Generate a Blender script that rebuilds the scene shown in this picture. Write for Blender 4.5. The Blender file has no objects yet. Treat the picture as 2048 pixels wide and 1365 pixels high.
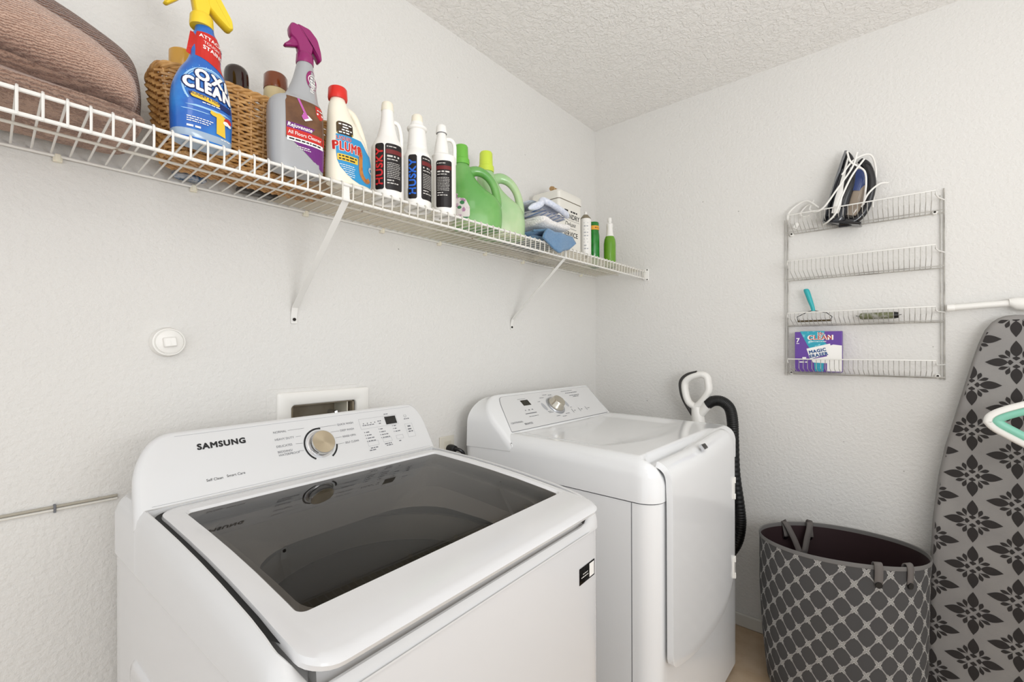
import bpy, bmesh, math, random
from mathutils import Vector, Matrix, noise
PI = math.pi
S = bpy.context.scene
C = S.collection
random.seed(7)

# ------------------------------------------------------------ camera, world, lights, exposure
cam = bpy.data.cameras.new('camera'); cam_o = bpy.data.objects.new('camera', cam); C.objects.link(cam_o)
cam.sensor_width = 36; cam.lens = 908.53 / 2048 * 36; cam.shift_y = 14.8 / 2048; cam.clip_start = 0.02
yaw, pitch, roll = math.radians(40.91), math.radians(0.055), math.radians(-0.169)
dv = Vector((math.cos(yaw) * math.cos(pitch), math.sin(yaw) * math.cos(pitch), math.sin(pitch)))
rt = Vector((math.sin(yaw), -math.cos(yaw), 0)); up = rt.cross(dv)
r2 = rt * math.cos(roll) + up * math.sin(roll); u2 = -rt * math.sin(roll) + up * math.cos(roll)
M = Matrix((r2, u2, -dv)).transposed().to_4x4(); M.translation = Vector((-2.2036, -1.2967, 1.2380))
cam_o.matrix_world = M
S.camera = cam_o

w = bpy.data.worlds.new('world'); S.world = w; w.use_nodes = True
bg = w.node_tree.nodes['Background']; bg.inputs[0].default_value = (0.955, 0.978, 1.0, 1); bg.inputs[1].default_value = 1.15

def area(name, loc, target, size, energy, col=(1, 0.97, 0.93), sizey=None):
    l = bpy.data.lights.new(name, 'AREA'); l.energy = energy; l.color = col; l.size = size
    if sizey: l.shape = 'RECTANGLE'; l.size_y = sizey
    o = bpy.data.objects.new(name, l); C.objects.link(o); o.location = loc
    o.rotation_euler = (Vector(target) - Vector(loc)).to_track_quat('-Z', 'Y').to_euler()
    return o
area('ceiling_light', (-2.35, -1.75, 2.36), (-2.2, -1.5, 0), 0.42, 2.0, (1, 0.985, 0.96))
area('bounced_flash', (-1.75, -1.95, 1.35), (-1.35, -1.35, 2.44), 0.6, 16, (0.98, 0.99, 1.0))  # added uplight to brighten the ceiling, not a source in the room
area('doorway_light', (-2.75, -3.4, 1.75), (-0.8, -0.2, 1.0), 1.8, 25, (0.98, 0.99, 1.0))  # added soft fill behind the camera for the dryer front and walls
S.view_settings.view_transform = 'Standard'; S.view_settings.look = 'None'
S.view_settings.exposure = -0.12; S.view_settings.gamma = 1.0; S.view_settings.use_curve_mapping = False

# ------------------------------------------------------------ materials
def lin(c):
    if isinstance(c, str):
        c = [int(c[i:i + 2], 16) / 255 for i in (0, 2, 4)]
        return tuple(((x / 12.92) if x <= 0.04045 else ((x + 0.055) / 1.055) ** 2.4) for x in c)
    return tuple(c)
def mat(name, col, rough=0.5, metal=0.0, coat=0.0, bump=None, spec=0.5, trans=0.0, ior=1.45, alpha=1.0, sheen=0.0, vary=None, aniso=0.0, sss=0.0):
    m = bpy.data.materials.new(name); m.use_nodes = True
    nt = m.node_tree; N = nt.nodes; L = nt.links; b = N['Principled BSDF']
    c = lin(col)
    b.inputs['Base Color'].default_value = (*c, 1); b.inputs['Roughness'].default_value = rough
    b.inputs['Metallic'].default_value = metal; b.inputs['Coat Weight'].default_value = coat
    b.inputs['Specular IOR Level'].default_value = spec; b.inputs['Transmission Weight'].default_value = trans
    b.inputs['IOR'].default_value = ior; b.inputs['Alpha'].default_value = alpha
    b.inputs['Sheen Weight'].default_value = sheen; b.inputs['Anisotropic'].default_value = aniso
    if sss: b.inputs['Subsurface Weight'].default_value = sss; b.inputs['Subsurface Scale'].default_value = 0.01
    tc = None
    if bump or vary: tc = N.new('ShaderNodeTexCoord')
    if bump:
        sc, st, dist = bump[:3]
        n = N.new('ShaderNodeTexNoise'); n.inputs['Scale'].default_value = sc; n.inputs['Detail'].default_value = 3
        L.new(tc.outputs['Object'], n.inputs['Vector'])
        bp = N.new('ShaderNodeBump'); bp.inputs['Strength'].default_value = st; bp.inputs['Distance'].default_value = dist
        L.new(n.outputs['Fac'], bp.inputs['Height']); L.new(bp.outputs['Normal'], b.inputs['Normal'])
    if vary:
        sc, col2, lo, hi = vary
        n2 = N.new('ShaderNodeTexNoise'); n2.inputs['Scale'].default_value = sc; n2.inputs['Detail'].default_value = 4
        L.new(tc.outputs['Object'], n2.inputs['Vector'])
        rp = N.new('ShaderNodeValToRGB'); rp.color_ramp.elements[0].position = lo; rp.color_ramp.elements[1].position = hi
        rp.color_ramp.elements[0].color = (*c, 1); rp.color_ramp.elements[1].color = (*lin(col2), 1)
        L.new(n2.outputs['Fac'], rp.inputs['Fac']); L.new(rp.outputs['Color'], b.inputs['Base Color'])
    return m
def nodes(m): return m.node_tree.nodes, m.node_tree.links, m.node_tree.nodes['Principled BSDF']

def wall_mat(name, col, sc, dist, streak=False, knock=False):
    m = mat(name, col, 0.75, spec=0.25); N, L, b = nodes(m)
    tc = N.new('ShaderNodeTexCoord')
    n = N.new('ShaderNodeTexNoise'); n.inputs['Scale'].default_value = sc; n.inputs['Detail'].default_value = 4; n.inputs['Roughness'].default_value = 0.6
    L.new(tc.outputs['Object'], n.inputs['Vector'])
    h = n.outputs['Fac']
    if knock:
        n3 = N.new('ShaderNodeTexNoise'); n3.inputs['Scale'].default_value = sc * 0.35; n3.inputs['Detail'].default_value = 6; n3.inputs['Distortion'].default_value = 1.2
        L.new(tc.outputs['Object'], n3.inputs['Vector'])
        rp = N.new('ShaderNodeValToRGB'); rp.color_ramp.elements[0].position = 0.46; rp.color_ramp.elements[1].position = 0.56
        L.new(n3.outputs['Fac'], rp.inputs['Fac'])
        mx = N.new('ShaderNodeMath'); mx.operation = 'MULTIPLY_ADD'; mx.inputs[1].default_value = 0.5
        L.new(rp.outputs['Color'], mx.inputs[0]); L.new(n.outputs['Fac'], mx.inputs[2]); h = mx.outputs[0]
    bp = N.new('ShaderNodeBump'); bp.inputs['Strength'].default_value = 0.55; bp.inputs['Distance'].default_value = dist
    L.new(h, bp.inputs['Height']); L.new(bp.outputs['Normal'], b.inputs['Normal'])
    # sparse scuffs and specks of dirt
    v = N.new('ShaderNodeTexVoronoi'); v.inputs['Scale'].default_value = 7.0
    L.new(tc.outputs['Object'], v.inputs['Vector'])
    n2 = N.new('ShaderNodeTexNoise'); n2.inputs['Scale'].default_value = 300; L.new(tc.outputs['Object'], n2.inputs['Vector'])
    ad = N.new('ShaderNodeMath'); ad.operation = 'MULTIPLY_ADD'; ad.inputs[1].default_value = 0.03
    L.new(n2.outputs['Fac'], ad.inputs[0]); L.new(v.outputs['Distance'], ad.inputs[2])
    r2_ = N.new('ShaderNodeValToRGB'); r2_.color_ramp.elements[0].position = 0.024; r2_.color_ramp.elements[1].position = 0.038
    c = lin(col); r2_.color_ramp.elements[0].color = (c[0] * 0.45, c[1] * 0.44, c[2] * 0.42, 1); r2_.color_ramp.elements[1].color = (*c, 1)
    L.new(ad.outputs[0], r2_.inputs['Fac'])
    if not knock: L.new(r2_.outputs['Color'], b.inputs['Base Color'])
    return m
M_WALL = wall_mat('wall_paint', 'DFDDD9', 85, 0.006)
M_CEIL = wall_mat('ceiling_texture', 'F3F1EE', 110, 0.008, knock=True)
M_TRIM = mat('trim_paint', 'D9D6CE', 0.45)
M_FLOOR = mat('vinyl_floor', 'CDB79C', 0.5, vary=(14, 'BCA283', 0.35, 0.7))
M_WIRE = mat('white_vinyl_wire', 'E9E7E2', 0.35, coat=0.3)
M_WIREG = mat('aged_wire', 'D6D2C8', 0.4, vary=(40, '8C7A66', 0.66, 0.74))
M_RACK = mat('grey_wire', 'BAB7B0', 0.35, vary=(18, '837F78', 0.4, 0.75))
M_APPL = mat('appliance_enamel', 'DEDEDF', 0.16, coat=0.4)
M_APPLP = mat('appliance_plastic', 'DCDCDC', 0.28)
M_APPLD = mat('dryer_enamel', 'EAEBEC', 0.14, coat=0.4)
M_BLACK = mat('black_plastic', '121212', 0.35)
M_BLKG = mat('black_gloss', '050505', 0.08, coat=0.5)
M_GAP = mat('gap_rubber', '161616', 0.7)  # near-black that stands in for the shade in the lid gap
M_DECO = mat('black_print', '1C1C1E', 0.5)
M_DECOG = mat('grey_print', '6E6F74', 0.5)
M_DECOL = mat('light_grey_print', 'A9ABAF', 0.5)
M_WHITE = mat('white_plastic', 'EDEBE6', 0.35)
M_WHITEP = mat('white_print', 'F2F0EC', 0.5)
M_CREAM = mat('cream_plastic', 'EDE6D4', 0.35, sss=0.1)
M_SCREW = mat('dark_screw', '2E2A26', 0.4, metal=0.8)
M_CHROME = mat('chrome', 'D0D0D2', 0.12, metal=1.0)

# ------------------------------------------------------------ helpers
def link(name, me, parent=None, mats=None):
    o = bpy.data.objects.new(name, me); C.objects.link(o)
    if parent is not None: o.parent = parent
    return o
def mesh(name, vs, fs, m, parent=None, smooth=True, ang=40, kind=None, label=None, bevel=None, solid=None, sub=0):
    me = bpy.data.meshes.new(name); me.from_pydata([tuple(v) for v in vs], [], fs)
    bm = bmesh.new(); bm.from_mesh(me); bmesh.ops.remove_doubles(bm, verts=bm.verts, dist=1e-6)
    bmesh.ops.recalc_face_normals(bm, faces=bm.faces); bm.to_mesh(me); bm.free()
    me.materials.append(m)
    if smooth:
        for p in me.polygons: p.use_smooth = True
        try: me.set_sharp_from_angle(angle=math.radians(ang))
        except Exception: pass
    o = link(name, me, parent)
    if solid: md = o.modifiers.new('s', 'SOLIDIFY'); md.thickness = solid; md.offset = -1
    if bevel:
        md = o.modifiers.new('b', 'BEVEL'); md.width = bevel; md.segments = 2; md.limit_method = 'ANGLE'; md.angle_limit = math.radians(40)
    if sub: md = o.modifiers.new('u', 'SUBSURF'); md.levels = sub; md.render_levels = sub
    if kind: o['kind'] = kind
    if label: o['label'] = label
    return o
def thing(name, label, cat, loc=(0, 0, 0), rz=0.0, group=None):
    o = bpy.data.objects.new(name, None); C.objects.link(o); o.location = loc; o.rotation_euler = (0, 0, rz)
    o.empty_display_size = 0.05
    o['label'] = label; o['category'] = cat
    if group: o['group'] = group
    return o
def tag(o, label, cat, group=None):
    o['label'] = label; o['category'] = cat
    if group: o['group'] = group
    return o
def box_geo(x0, x1, y0, y1, z0, z1):
    v = [(x, y, z) for z in (z0, z1) for y in (y0, y1) for x in (x0, x1)]
    return v, [(0, 2, 3, 1), (4, 5, 7, 6), (0, 1, 5, 4), (2, 6, 7, 3), (0, 4, 6, 2), (1, 3, 7, 5)]
def box(name, x0, x1, y0, y1, z0, z1, m, parent=None, bevel=0.002, **k):
    v, f = box_geo(x0, x1, y0, y1, z0, z1)
    o = mesh(name, v, f, m, parent, bevel=bevel, **k)
    if bevel: o.modifiers['b'].segments = 3
    return o
def merge(parts):
    V, F = [], []
    for v, f in parts:
        n = len(V); V += list(v); F += [tuple(i + n for i in q) for q in f]
    return V, F
def loops_geo(loops, cap0=True, cap1=True):
    n = len(loops[0]); V = [p for l in loops for p in l]; F = []
    for i in range(len(loops) - 1):
        for j in range(n):
            k = (j + 1) % n
            F.append((i * n + j, i * n + k, (i + 1) * n + k, (i + 1) * n + j))
    if cap0: F.append(tuple(range(n))[::-1])
    if cap1: F.append(tuple((len(loops) - 1) * n + j for j in range(n)))
    return V, F
def rr(x0, x1, y0, y1, r, z, nc=6, ns=10):
    rb, rf, rg = (r if len(r) == 3 else (r[0], r[1], r[1])) if isinstance(r, tuple) else (r, r, r)
    cl_ = lambda q: max(min(q, (x1 - x0) / 2 - 1e-4, (y1 - y0) / 2 - 1e-4), 1e-4)
    rb, rf, rg = cl_(rb), cl_(rf), cl_(rg)
    cs = [(x1 - rb, y1 - rb, 0, rb), (x0 + rb, y1 - rb, 90, rb), (x0 + rf, y0 + rf, 180, rf), (x1 - rg, y0 + rg, 270, rg)]
    pts = []
    for i, (cx, cy, a0, r) in enumerate(cs):
        for k in range(nc + 1):
            a = math.radians(a0 + 90 * k / nc); pts.append((cx + r * math.cos(a), cy + r * math.sin(a)))
        nx, ny, na, rn = cs[(i + 1) % 4]; an = math.radians(na)
        e = pts[-1]; b = (nx + rn * math.cos(an), ny + rn * math.sin(an))
        for k in range(1, ns): t = k / ns; pts.append((e[0] + (b[0] - e[0]) * t, e[1] + (b[1] - e[1]) * t))
    return [(x, y, z(x, y) if callable(z) else z) for x, y in pts]
def cr(P, n):
    out = []
    for i in range(len(P) - 1):
        p0 = P[max(i - 1, 0)]; p1 = P[i]; p2 = P[i + 1]; p3 = P[min(i + 2, len(P) - 1)]
        for k in range(n):
            t = k / n
            out.append(tuple(0.5 * (2 * b + (c - a) * t + (2 * a - 5 * b + 4 * c - d) * t * t + (-a + 3 * b - 3 * c + d) * t ** 3) for a, b, c, d in zip(p0, p1, p2, p3)))
    out.append(tuple(P[-1])); return out
def sec(*a):  # (z, rx, ry, cx, cy, p)
    a = list(a)
    if len(a) == 2: a.append(a[1])
    while len(a) < 5: a.append(0.0)
    if len(a) < 6: a.append(2.0)
    return tuple(a)
def srad(th, rx, ry, p):
    c, s = abs(math.cos(th)), abs(math.sin(th))
    return ((c / rx) ** p + (s / ry) ** p) ** (-1 / p)
class Loft:
    def __init__(self, secs, sub=1):
        s = [sec(*q) for q in secs]
        self.s = cr(s, sub) if sub > 1 else s
        self.s = [(q[0], max(q[1], 1e-4), max(q[2], 1e-4), q[3], q[4], max(q[5], 1.5)) for q in self.s]
    def at(self, z):
        s = self.s
        for i in range(len(s) - 1):
            if s[i][0] <= z <= s[i + 1][0] and s[i + 1][0] > s[i][0]:
                t = (z - s[i][0]) / (s[i + 1][0] - s[i][0]); return [a + (b - a) * t for a, b in zip(s[i], s[i + 1])]
        return s[0] if z < s[0][0] else s[-1]
    def x(self, off=0.0):     # project flat print onto the front
        def f(u, v):
            _, rx, ry, cx, cy, p = self.at(v); q = min(abs((u - cx) / rx), 0.995)
            return (u, cy - ry * (1 - q ** p) ** (1 / p) - off, v)
        return f
    def a(self, off=0.0, R=None):   # wrap print round the body
        def f(u, v):
            _, rx, ry, cx, cy, p = self.at(v); th = -PI / 2 + u / (R or rx); r = srad(th, rx, ry, p) + off
            return (cx + r * math.cos(th), cy + r * math.sin(th), v)
        return f
    def geo(self, n=36):
        return loops_geo([[(cx + srad(t, rx, ry, p) * math.cos(t), cy + srad(t, rx, ry, p) * math.sin(t), z)
                           for t in [2 * PI * k / n for k in range(n)]] for z, rx, ry, cx, cy, p in self.s])
    def obj(self, name, m, parent=None, n=36, **k):
        v, f = self.geo(n); return mesh(name, v, f, m, parent, **k)
def swap(V, mode):
    if mode == 'X': return [(z, x, y) for x, y, z in V]      # axis z -> x
    if mode == 'Y': return [(x, -z, y) for x, y, z in V]     # axis z -> -y
    return V
def tube_geo(P, r, n=8, closed=False, caps=True):
    P = [Vector(p) for p in P]; N = len(P); loops = []; ref = None
    for i, p in enumerate(P):
        if closed: t = P[(i + 1) % N] - P[i - 1]
        else: t = P[min(i + 1, N - 1)] - P[max(i - 1, 0)]
        t.normalize()
        if ref is None:
            a = Vector((0, 0, 1)) if abs(t.z) < 0.9 else Vector((1, 0, 0)); ref = (a - t * a.dot(t)).normalized()
        else: ref = (ref - t * ref.dot(t)).normalized()
        b = t.cross(ref); rad = r[i] if isinstance(r, (list, tuple)) else r
        loops.append([tuple(p + ref * (rad * math.cos(2 * PI * k / n)) + b * (rad * math.sin(2 * PI * k / n))) for k in range(n)])
    if closed: return loops_geo(loops + [loops[0]], False, False)
    return loops_geo(loops, caps, caps)
def tube(name, P, r, m, parent=None, n=8, closed=False, **k):
    v, f = tube_geo(P, r, n, closed); return mesh(name, v, f, m, parent, **k)
def cyl_geo(p, q, r, n=20, r1=None):
    return tube_geo([p, q], [r, r1 if r1 is not None else r], n)
# --- flat print laid on a surface
class Print:
    def __init__(self, f): self.f = f; self.V = []; self.F = []
    def add(self, vs, fs, f=None):
        f = f or self.f; n = len(self.V); self.V += [f(*v) for v in vs]; self.F += [tuple(i + n for i in q) for q in fs]
    def rows(self, R, nu=8):
        vs = []; fs = []
        for v, a, b in R: vs += [(a + (b - a) * k / nu, v) for k in range(nu + 1)]
        for i in range(len(R) - 1):
            for k in range(nu): j = i * (nu + 1) + k; fs.append((j, j + 1, j + nu + 2, j + nu + 1))
        self.add(vs, fs)
    def rect(self, u0, u1, v0, v1, r=0.0, nu=8, nv=6, slant=0.0, top=None):
        R = []; n = max(nv, 2)
        V = [v0 + r + (v1 - v0 - 2 * r) * k / n for k in range(n + 1)]
        if r: V = [v0 + r * (1 - math.cos(PI / 2 * k / 6)) for k in range(6)] + V + [v1 - r * (1 - math.cos(PI / 2 * (5 - k) / 6)) for k in range(6)]
        for v in V:
            d = 0
            if r:
                e = min(v - v0, v1 - v)
                if e < r: d = r - math.sqrt(max(r * r - (r - e) ** 2, 0))
            R.append((v, u0 + d, u1 - d))
        if slant: 
            f0 = self.f; self.f = lambda u, v: f0(u, v + slant * (u - u0)); self.rows(R, nu); self.f = f0
        else: self.rows(R, nu)
    def poly(self, pts):
        self.k = getattr(self, 'k', 0) + 1; f0 = self.f; e = .00002 * (self.k % 8)
        def F(p, q):
            c0 = Vector(f0(p, q)); n_ = (Vector(f0(p + 1e-4, q)) - c0).cross(Vector(f0(p, q + 1e-4)) - c0)
            return tuple(c0 + n_.normalized() * e) if n_.length > 0 else tuple(c0)
        self.add(pts, [tuple(range(len(pts)))], F)
    def disc(self, u, v, r, ry=None, n=20, r0=0.0, a0=0, a1=360):
        ry = ry or r
        if r0:
            vs = []; fs = []
            for k in range(n + 1):
                a = math.radians(a0 + (a1 - a0) * k / n)
                vs += [(u + r * math.cos(a), v + r * math.sin(a)), (u + r0 * math.cos(a), v + r0 * math.sin(a))]
            for k in range(n): fs.append((2 * k, 2 * k + 2, 2 * k + 3, 2 * k + 1))
            self.add(vs, fs)
        else: self.poly([(u + r * math.cos(2 * PI * k / n), v + ry * math.sin(2 * PI * k / n)) for k in range(n)])
    def text(self, s, u, v, size, align='C', bold=0.0, rot=0.0, sx=1.0, slant=0.0, up=0.0, sp=None):
        vs, fs = text_geo(s, bold, bold if sp is None else sp)
        if not vs: return
        x0 = min(p[0] for p in vs); x1 = max(p[0] for p in vs)
        ox = {'L': x0, 'C': (x0 + x1) / 2, 'R': x1}[align]; c, sn = math.cos(rot), math.sin(rot)
        out = []
        for x, y in vs:
            y *= size; x = (x - ox) * size * sx + slant * y; y += up * x
            out.append((u + x * c - y * sn, v + x * sn + y * c))
        self.add(out, fs)
        if bold:
            nb = 6 if bold < .05 else 12; d = bold * size * .8
            f0 = self.f
            def lay(e):
                def F(p, q):
                    c0 = Vector(f0(p, q)); n_ = (Vector(f0(p + 1e-4, q)) - c0).cross(Vector(f0(p, q + 1e-4)) - c0)
                    return tuple(c0 + n_.normalized() * e) if n_.length > 0 else tuple(c0)
                return F
            for k in range(nb): a = 2 * PI * k / nb; self.add([(p + d * math.cos(a), q + d * math.sin(a)) for p, q in out], fs, lay(.00001 * (k + 1)))
    def greek(self, u0, u1, v, h, seed=0, fill=0.8):   # lines of print too small to read in the photograph
        rnd = random.Random(seed); u = u0
        while u < u1 - h:
            wd = h * rnd.uniform(1.0, 3.6)
            self.add([(u, v), (min(u + wd, u1), v), (min(u + wd, u1), v + h * fill), (u, v + h * fill)], [(0, 1, 2, 3)]); u += wd + h * 0.6
    def done(self, name, m, parent, label=None):
        me = bpy.data.meshes.new(name); me.from_pydata(self.V, [], self.F); me.materials.append(m)
        o = link(name, me, parent)
        if label: o['label'] = label
        o['kind'] = 'stuff'
        return o
_tc = {}
def text_geo(s, bold=0.0, sp=0.0):
    if (s, bold, sp) in _tc: return _tc[(s, bold, sp)]
    cu = bpy.data.curves.new('t', 'FONT'); cu.body = s; cu.size = 1.0; cu.resolution_u = 3; cu.space_character = 1.0 + sp * 2.2
    o = bpy.data.objects.new('t', cu); me = bpy.data.meshes.new_from_object(o)
    r = ([(v.co.x, v.co.y) for v in me.vertices], [tuple(p.vertices) for p in me.polygons])
    bpy.data.objects.remove(o); bpy.data.meshes.remove(me); bpy.data.curves.remove(cu)
    _tc[(s, bold, sp)] = r; return r
def struct(o): o['kind'] = 'structure'; return o

# ------------------------------------------------------------ room
H = 2.44
hx0, hx1, hz0, hz1 = -1.652, -1.455, 0.90, 1.084
parts = [box_geo(-3.6, hx0, 0, 0.12, 0, H), box_geo(hx1, 0.12, 0, 0.12, 0, H), box_geo(hx0, hx1, 0, 0.12, 0, hz0), box_geo(hx0, hx1, 0, 0.12, hz1, H),
         box_geo(hx0, hx1, 0.10, 0.12, hz0, hz1)]
v, f = merge(parts); wb = struct(mesh('wall_back', v, f, M_WALL, smooth=False))
v, f = box_geo(0, 0.12, -3.6, 0, 0, H); struct(mesh('wall_right', v, f, M_WALL, smooth=False))
v, f = box_geo(-3.6, 0.12, -3.6, 0.12, H, H + 0.05); struct(mesh('ceiling', v, f, M_CEIL, smooth=False))
v, f = box_geo(-3.6, 0.12, -3.6, 0.12, -0.05, 0); struct(mesh('floor', v, f, M_FLOOR, smooth=False))
struct(box('baseboard_right', -0.014, 0, -3.6, -0.001, 0, 0.056, M_TRIM, bevel=0.005))
struct(box('baseboard_back', -3.6, -0.015, -0.014, 0, 0, 0.056, M_TRIM, bevel=0.005))
# flat cable duct along the back wall
t = thing('wall_cable', 'thin beige cable clipped flat along the wall left of the washer', 'cable', (-2.02, 0, 0.917))
tube('cable_sheath', [(-1.5, -0.004, 0), (-0.9, -0.004, 0), (0, -0.004, 0)], 0.0028, M_TRIM, t)
tube('cable_sheath', [(-1.5, -0.004, 0.0062), (0, -0.004, 0.0062)], 0.0028, mat('cable_dark', 'ABA597', 0.5), t)
box('cable_clip', -0.098, -0.094, -0.009, 0, -0.005, 0.011, M_DECOG, t, bevel=0.0008)

# painted-over patch, wall plug, utility box, outlet
lo = [rr(-1.716, -1.449, .80, 1.13, .004, 0), rr(-1.715, -1.450, .801, 1.129, .004, .0022), rr(-1.6535, -1.4535, .897, 1.084, .004, .0022)]
v, f = loops_geo(lo, False, False); o = mesh('wall_patch', [(x, -z, y) for x, y, z in v], f, M_WALL); tag(o, 'rough painted-over rectangle standing proud behind the recessed white supply box frame', 'wall patch')
t = thing('drain_plug', 'round white threaded cleanout plug on the wall above the washer', 'plug', (-1.931, 0, 1.256))
v, f = Loft([(0, 0.034), (0.004, 0.034), (0.006, 0.0325), (0.018, 0.032), (0.021, 0.031), (0.0215, 0.0285), (0.019, 0.0275), (0.019, 0.0001)]).geo(40)
mesh('plug_ring', swap(v, 'Y'), f, M_WHITE, t)
v, f = Loft([(0.0192, 0.0262), (0.0225, 0.0258), (0.0235, 0.024), (0.0235, 0.0001)]).geo(40); mesh('plug_cap', swap(v, 'Y'), f, M_WHITE, t)
o = box('plug_lug', -0.0125, 0.0125, -0.034, -0.018, -0.0110, 0.0110, M_WHITE, t, bevel=0.003); o.rotation_euler = (0, -0.12, 0)
box('plug_lug_bar', -0.001, 0.001, -0.0345, -0.03, -0.009, 0.009, M_WHITE, o, bevel=0.0004)

t = thing('supply_box', 'white framed recessed washer supply box in the wall behind the washer', 'outlet box', (0, 0, 0))
lo = [rr(-1.690, -1.411, 0.83, 1.119, 0.006, 0), rr(-1.689, -1.412, 0.831, 1.118, 0.006, 0.006), rr(-1.686, -1.415, 0.834, 1.115, 0.006, 0.008),
      rr(-1.655, -1.452, 0.895, 1.085, 0.010, 0.008), rr(-1.652, -1.455, 0.90, 1.082, 0.010, 0.005), rr(-1.652, -1.455, 0.90, 1.082, 0.010, -0.004)]
v, f = loops_geo(lo, False, False); mesh('box_frame', [(x, -z - 0.0026, y) for x, y, z in v], f, M_WHITE, t, ang=50)
MB = mat('box_inside', '8D8371', 0.5, vary=(15, '74664F', 0.4, 0.7))
v, f = merge([box_geo(-1.65, -1.457, 0.092, 0.098, 0.902, 1.083), box_geo(-1.65, -1.644, 0.001, 0.098, 0.902, 1.083), box_geo(-1.463, -1.457, 0.001, 0.098, 0.902, 1.083), box_geo(-1.65, -1.457, 0.001, 0.098, 1.078, 1.083)])
mesh('box_liner', v, f, MB, t, smooth=False)
tube('water_valve', [(-1.49, 0.09, 1.04), (-1.49, 0.05, 1.04), (-1.49, 0.045, 1.0)], 0.009, M_CHROME, t)
tube('supply_hose', [(-1.49, 0.045, 1.01), (-1.488, 0.03, 0.97), (-1.485, 0.0, 0.93)], 0.010, M_BLACK, t)
box('box_divider', -1.476, -1.473, 0.01, 0.09, 0.91, 1.078, M_CREAM, t, bevel=0.0006)

t = thing('wall_outlet', 'ivory dryer outlet plate on the wall between washer and dryer', 'outlet', (-1.082, 0, 0.875))
box('cover_plate', -0.036, 0.034, -0.006, 0, -0.06, 0.038, mat('ivory', 'D8D3C6', 0.4), t, bevel=0.003)
box('receptacle', -0.016, 0.016, -0.009, -0.005, -0.045, 0.02, mat('ivory_dark', 'CBC5B6', 0.4), t, bevel=0.002)
t = thing('power_plug', 'black appliance plug and cord in the ivory wall outlet', 'plug', (-1.075, -0.009, 0.868))
v, f = Loft([(0, 0.018, 0.014), (0.012, 0.019, 0.015), (0.028, 0.016, 0.012), (0.03, 0.009, 0.009)]).geo(20); mesh('plug_body', swap(v, 'Y'), f, M_BLACK, t)
tube('cord', cr([(0, -0.028, 0), (0.012, -0.045, -0.004), (0.026, -0.052, -0.03), (0.03, -0.05, -0.12), (0.02, -0.03, -0.3)], 5), 0.0065, M_BLACK, t)

# ------------------------------------------------------------ wire shelf
DZ = 1.6345
shelf = thing('wire_shelf', 'long white wire shelf on the back wall over the washer and dryer', 'shelf', (0, 0, 0))
XL, XR, YF = -2.9, -0.004, -0.295
def wire_geo(rad, jog=0):
    return tube_geo([(0, -0.012, DZ - 0.0022), (0, YF + 0.004, DZ - 0.0022), (0, YF - 0.002, DZ - 0.0006), (0, YF - 0.0058, DZ - 0.004), (0, YF - 0.0045, 1.600), (0, YF - 0.003, 1.590)], rad, 6)


w0 = None; w1 = None
k = 0
x = -2.039 - 0.0272 * 30
while x < XR - 0.01:
    if x < -1.72:
        if w0 is None:
            v, f = wire_geo(0.0020); w0 = mesh('wire', v, f, M_WIRE, shelf); o = w0
        else: o = w0.copy(); C.objects.link(o)
    else:
        if w1 is None:
            v, f = wire_geo(0.0019); w1 = mesh('wire', v, f, M_WIREG, shelf); o = w1
        else: o = w1.copy(); C.objects.link(o)
    o.parent = shelf; o.location.x = x; x += 0.0272
v, f = merge([cyl_geo((XL, YF, DZ - 0.0055), (XR, YF, DZ - 0.0055), 0.0035, 8)]); mesh('front_rail', v, f, M_WIRE, shelf)
v, f = cyl_geo((XL, YF - 0.0005, 1.5925), (XR, YF - 0.0005, 1.5925), 0.0035, 8); mesh('lip_rail', v, f, M_WIRE, shelf)
v, f = cyl_geo((XL, -0.142, DZ - 0.0065), (XR, -0.142, DZ - 0.0065), 0.0030, 8); mesh('middle_rail', v, f, M_WIREG, shelf)
v, f = cyl_geo((XL, -0.010, DZ - 0.0065), (XR, -0.010, DZ - 0.0065), 0.0030, 8); mesh('wall_rail', v, f, M_WIRE, shelf)
clip = None
for x in (-2.111, -1.88, -1.61, -1.36, -1.12, -0.88, -0.64, -0.40, -0.16):
    if clip is None:
        v, f = merge([box_geo(-0.007, 0.007, -0.012, 0, 1.617, 1.626), box_geo(-0.0045, 0.0045, -0.015, -0.011, 1.619, 1.632)])
        clip = mesh('wall_clip', v, f, M_CREAM, shelf, bevel=0.0015); o = clip
    else: o = clip.copy(); C.objects.link(o)
    o.parent = shelf; o.location.x = x
def brace(x, xb, zb, wd):
    P = [(x, YF + 0.002, 1.633), (x, YF + 0.001, 1.594), (xb, -0.010, zb + 0.03), (xb, -0.004, zb + 0.012), (xb, -0.0035, zb - 0.014)]
    V = []; F = []
    for i, (px, py, pz) in enumerate(P):
        hw = wd * (0.5 if i > 0 else 0.45); d = 0.0032
        if i in (1, 2): a = (0.0, 0.0032)
        V += [(px - hw, py, pz), (px + hw, py, pz), (px + hw * 0.75, py + d, pz + d), (px - hw * 0.75, py + d, pz + d)]
    for i in range(len(P) - 1):
        for j in range(4): k2 = (j + 1) % 4; F.append((i * 4 + j, i * 4 + k2, i * 4 + 4 + k2, i * 4 + 4 + j))
    F += [(0, 1, 2, 3), (16, 17, 18, 19)]
    o = mesh('support_brace', V, F, M_WIRE, shelf, bevel=0.001, ang=30)
    v, f = merge([cyl_geo((xb, -0.0045, zb - 0.002), (xb, -0.0065, zb - 0.002), 0.0045, 14)]); mesh('screw', v, f, M_SCREW, o)
brace(-1.645, -1.642, 1.324, 0.0185); brace(-0.724, -0.712, 1.334, 0.0170)
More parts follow.
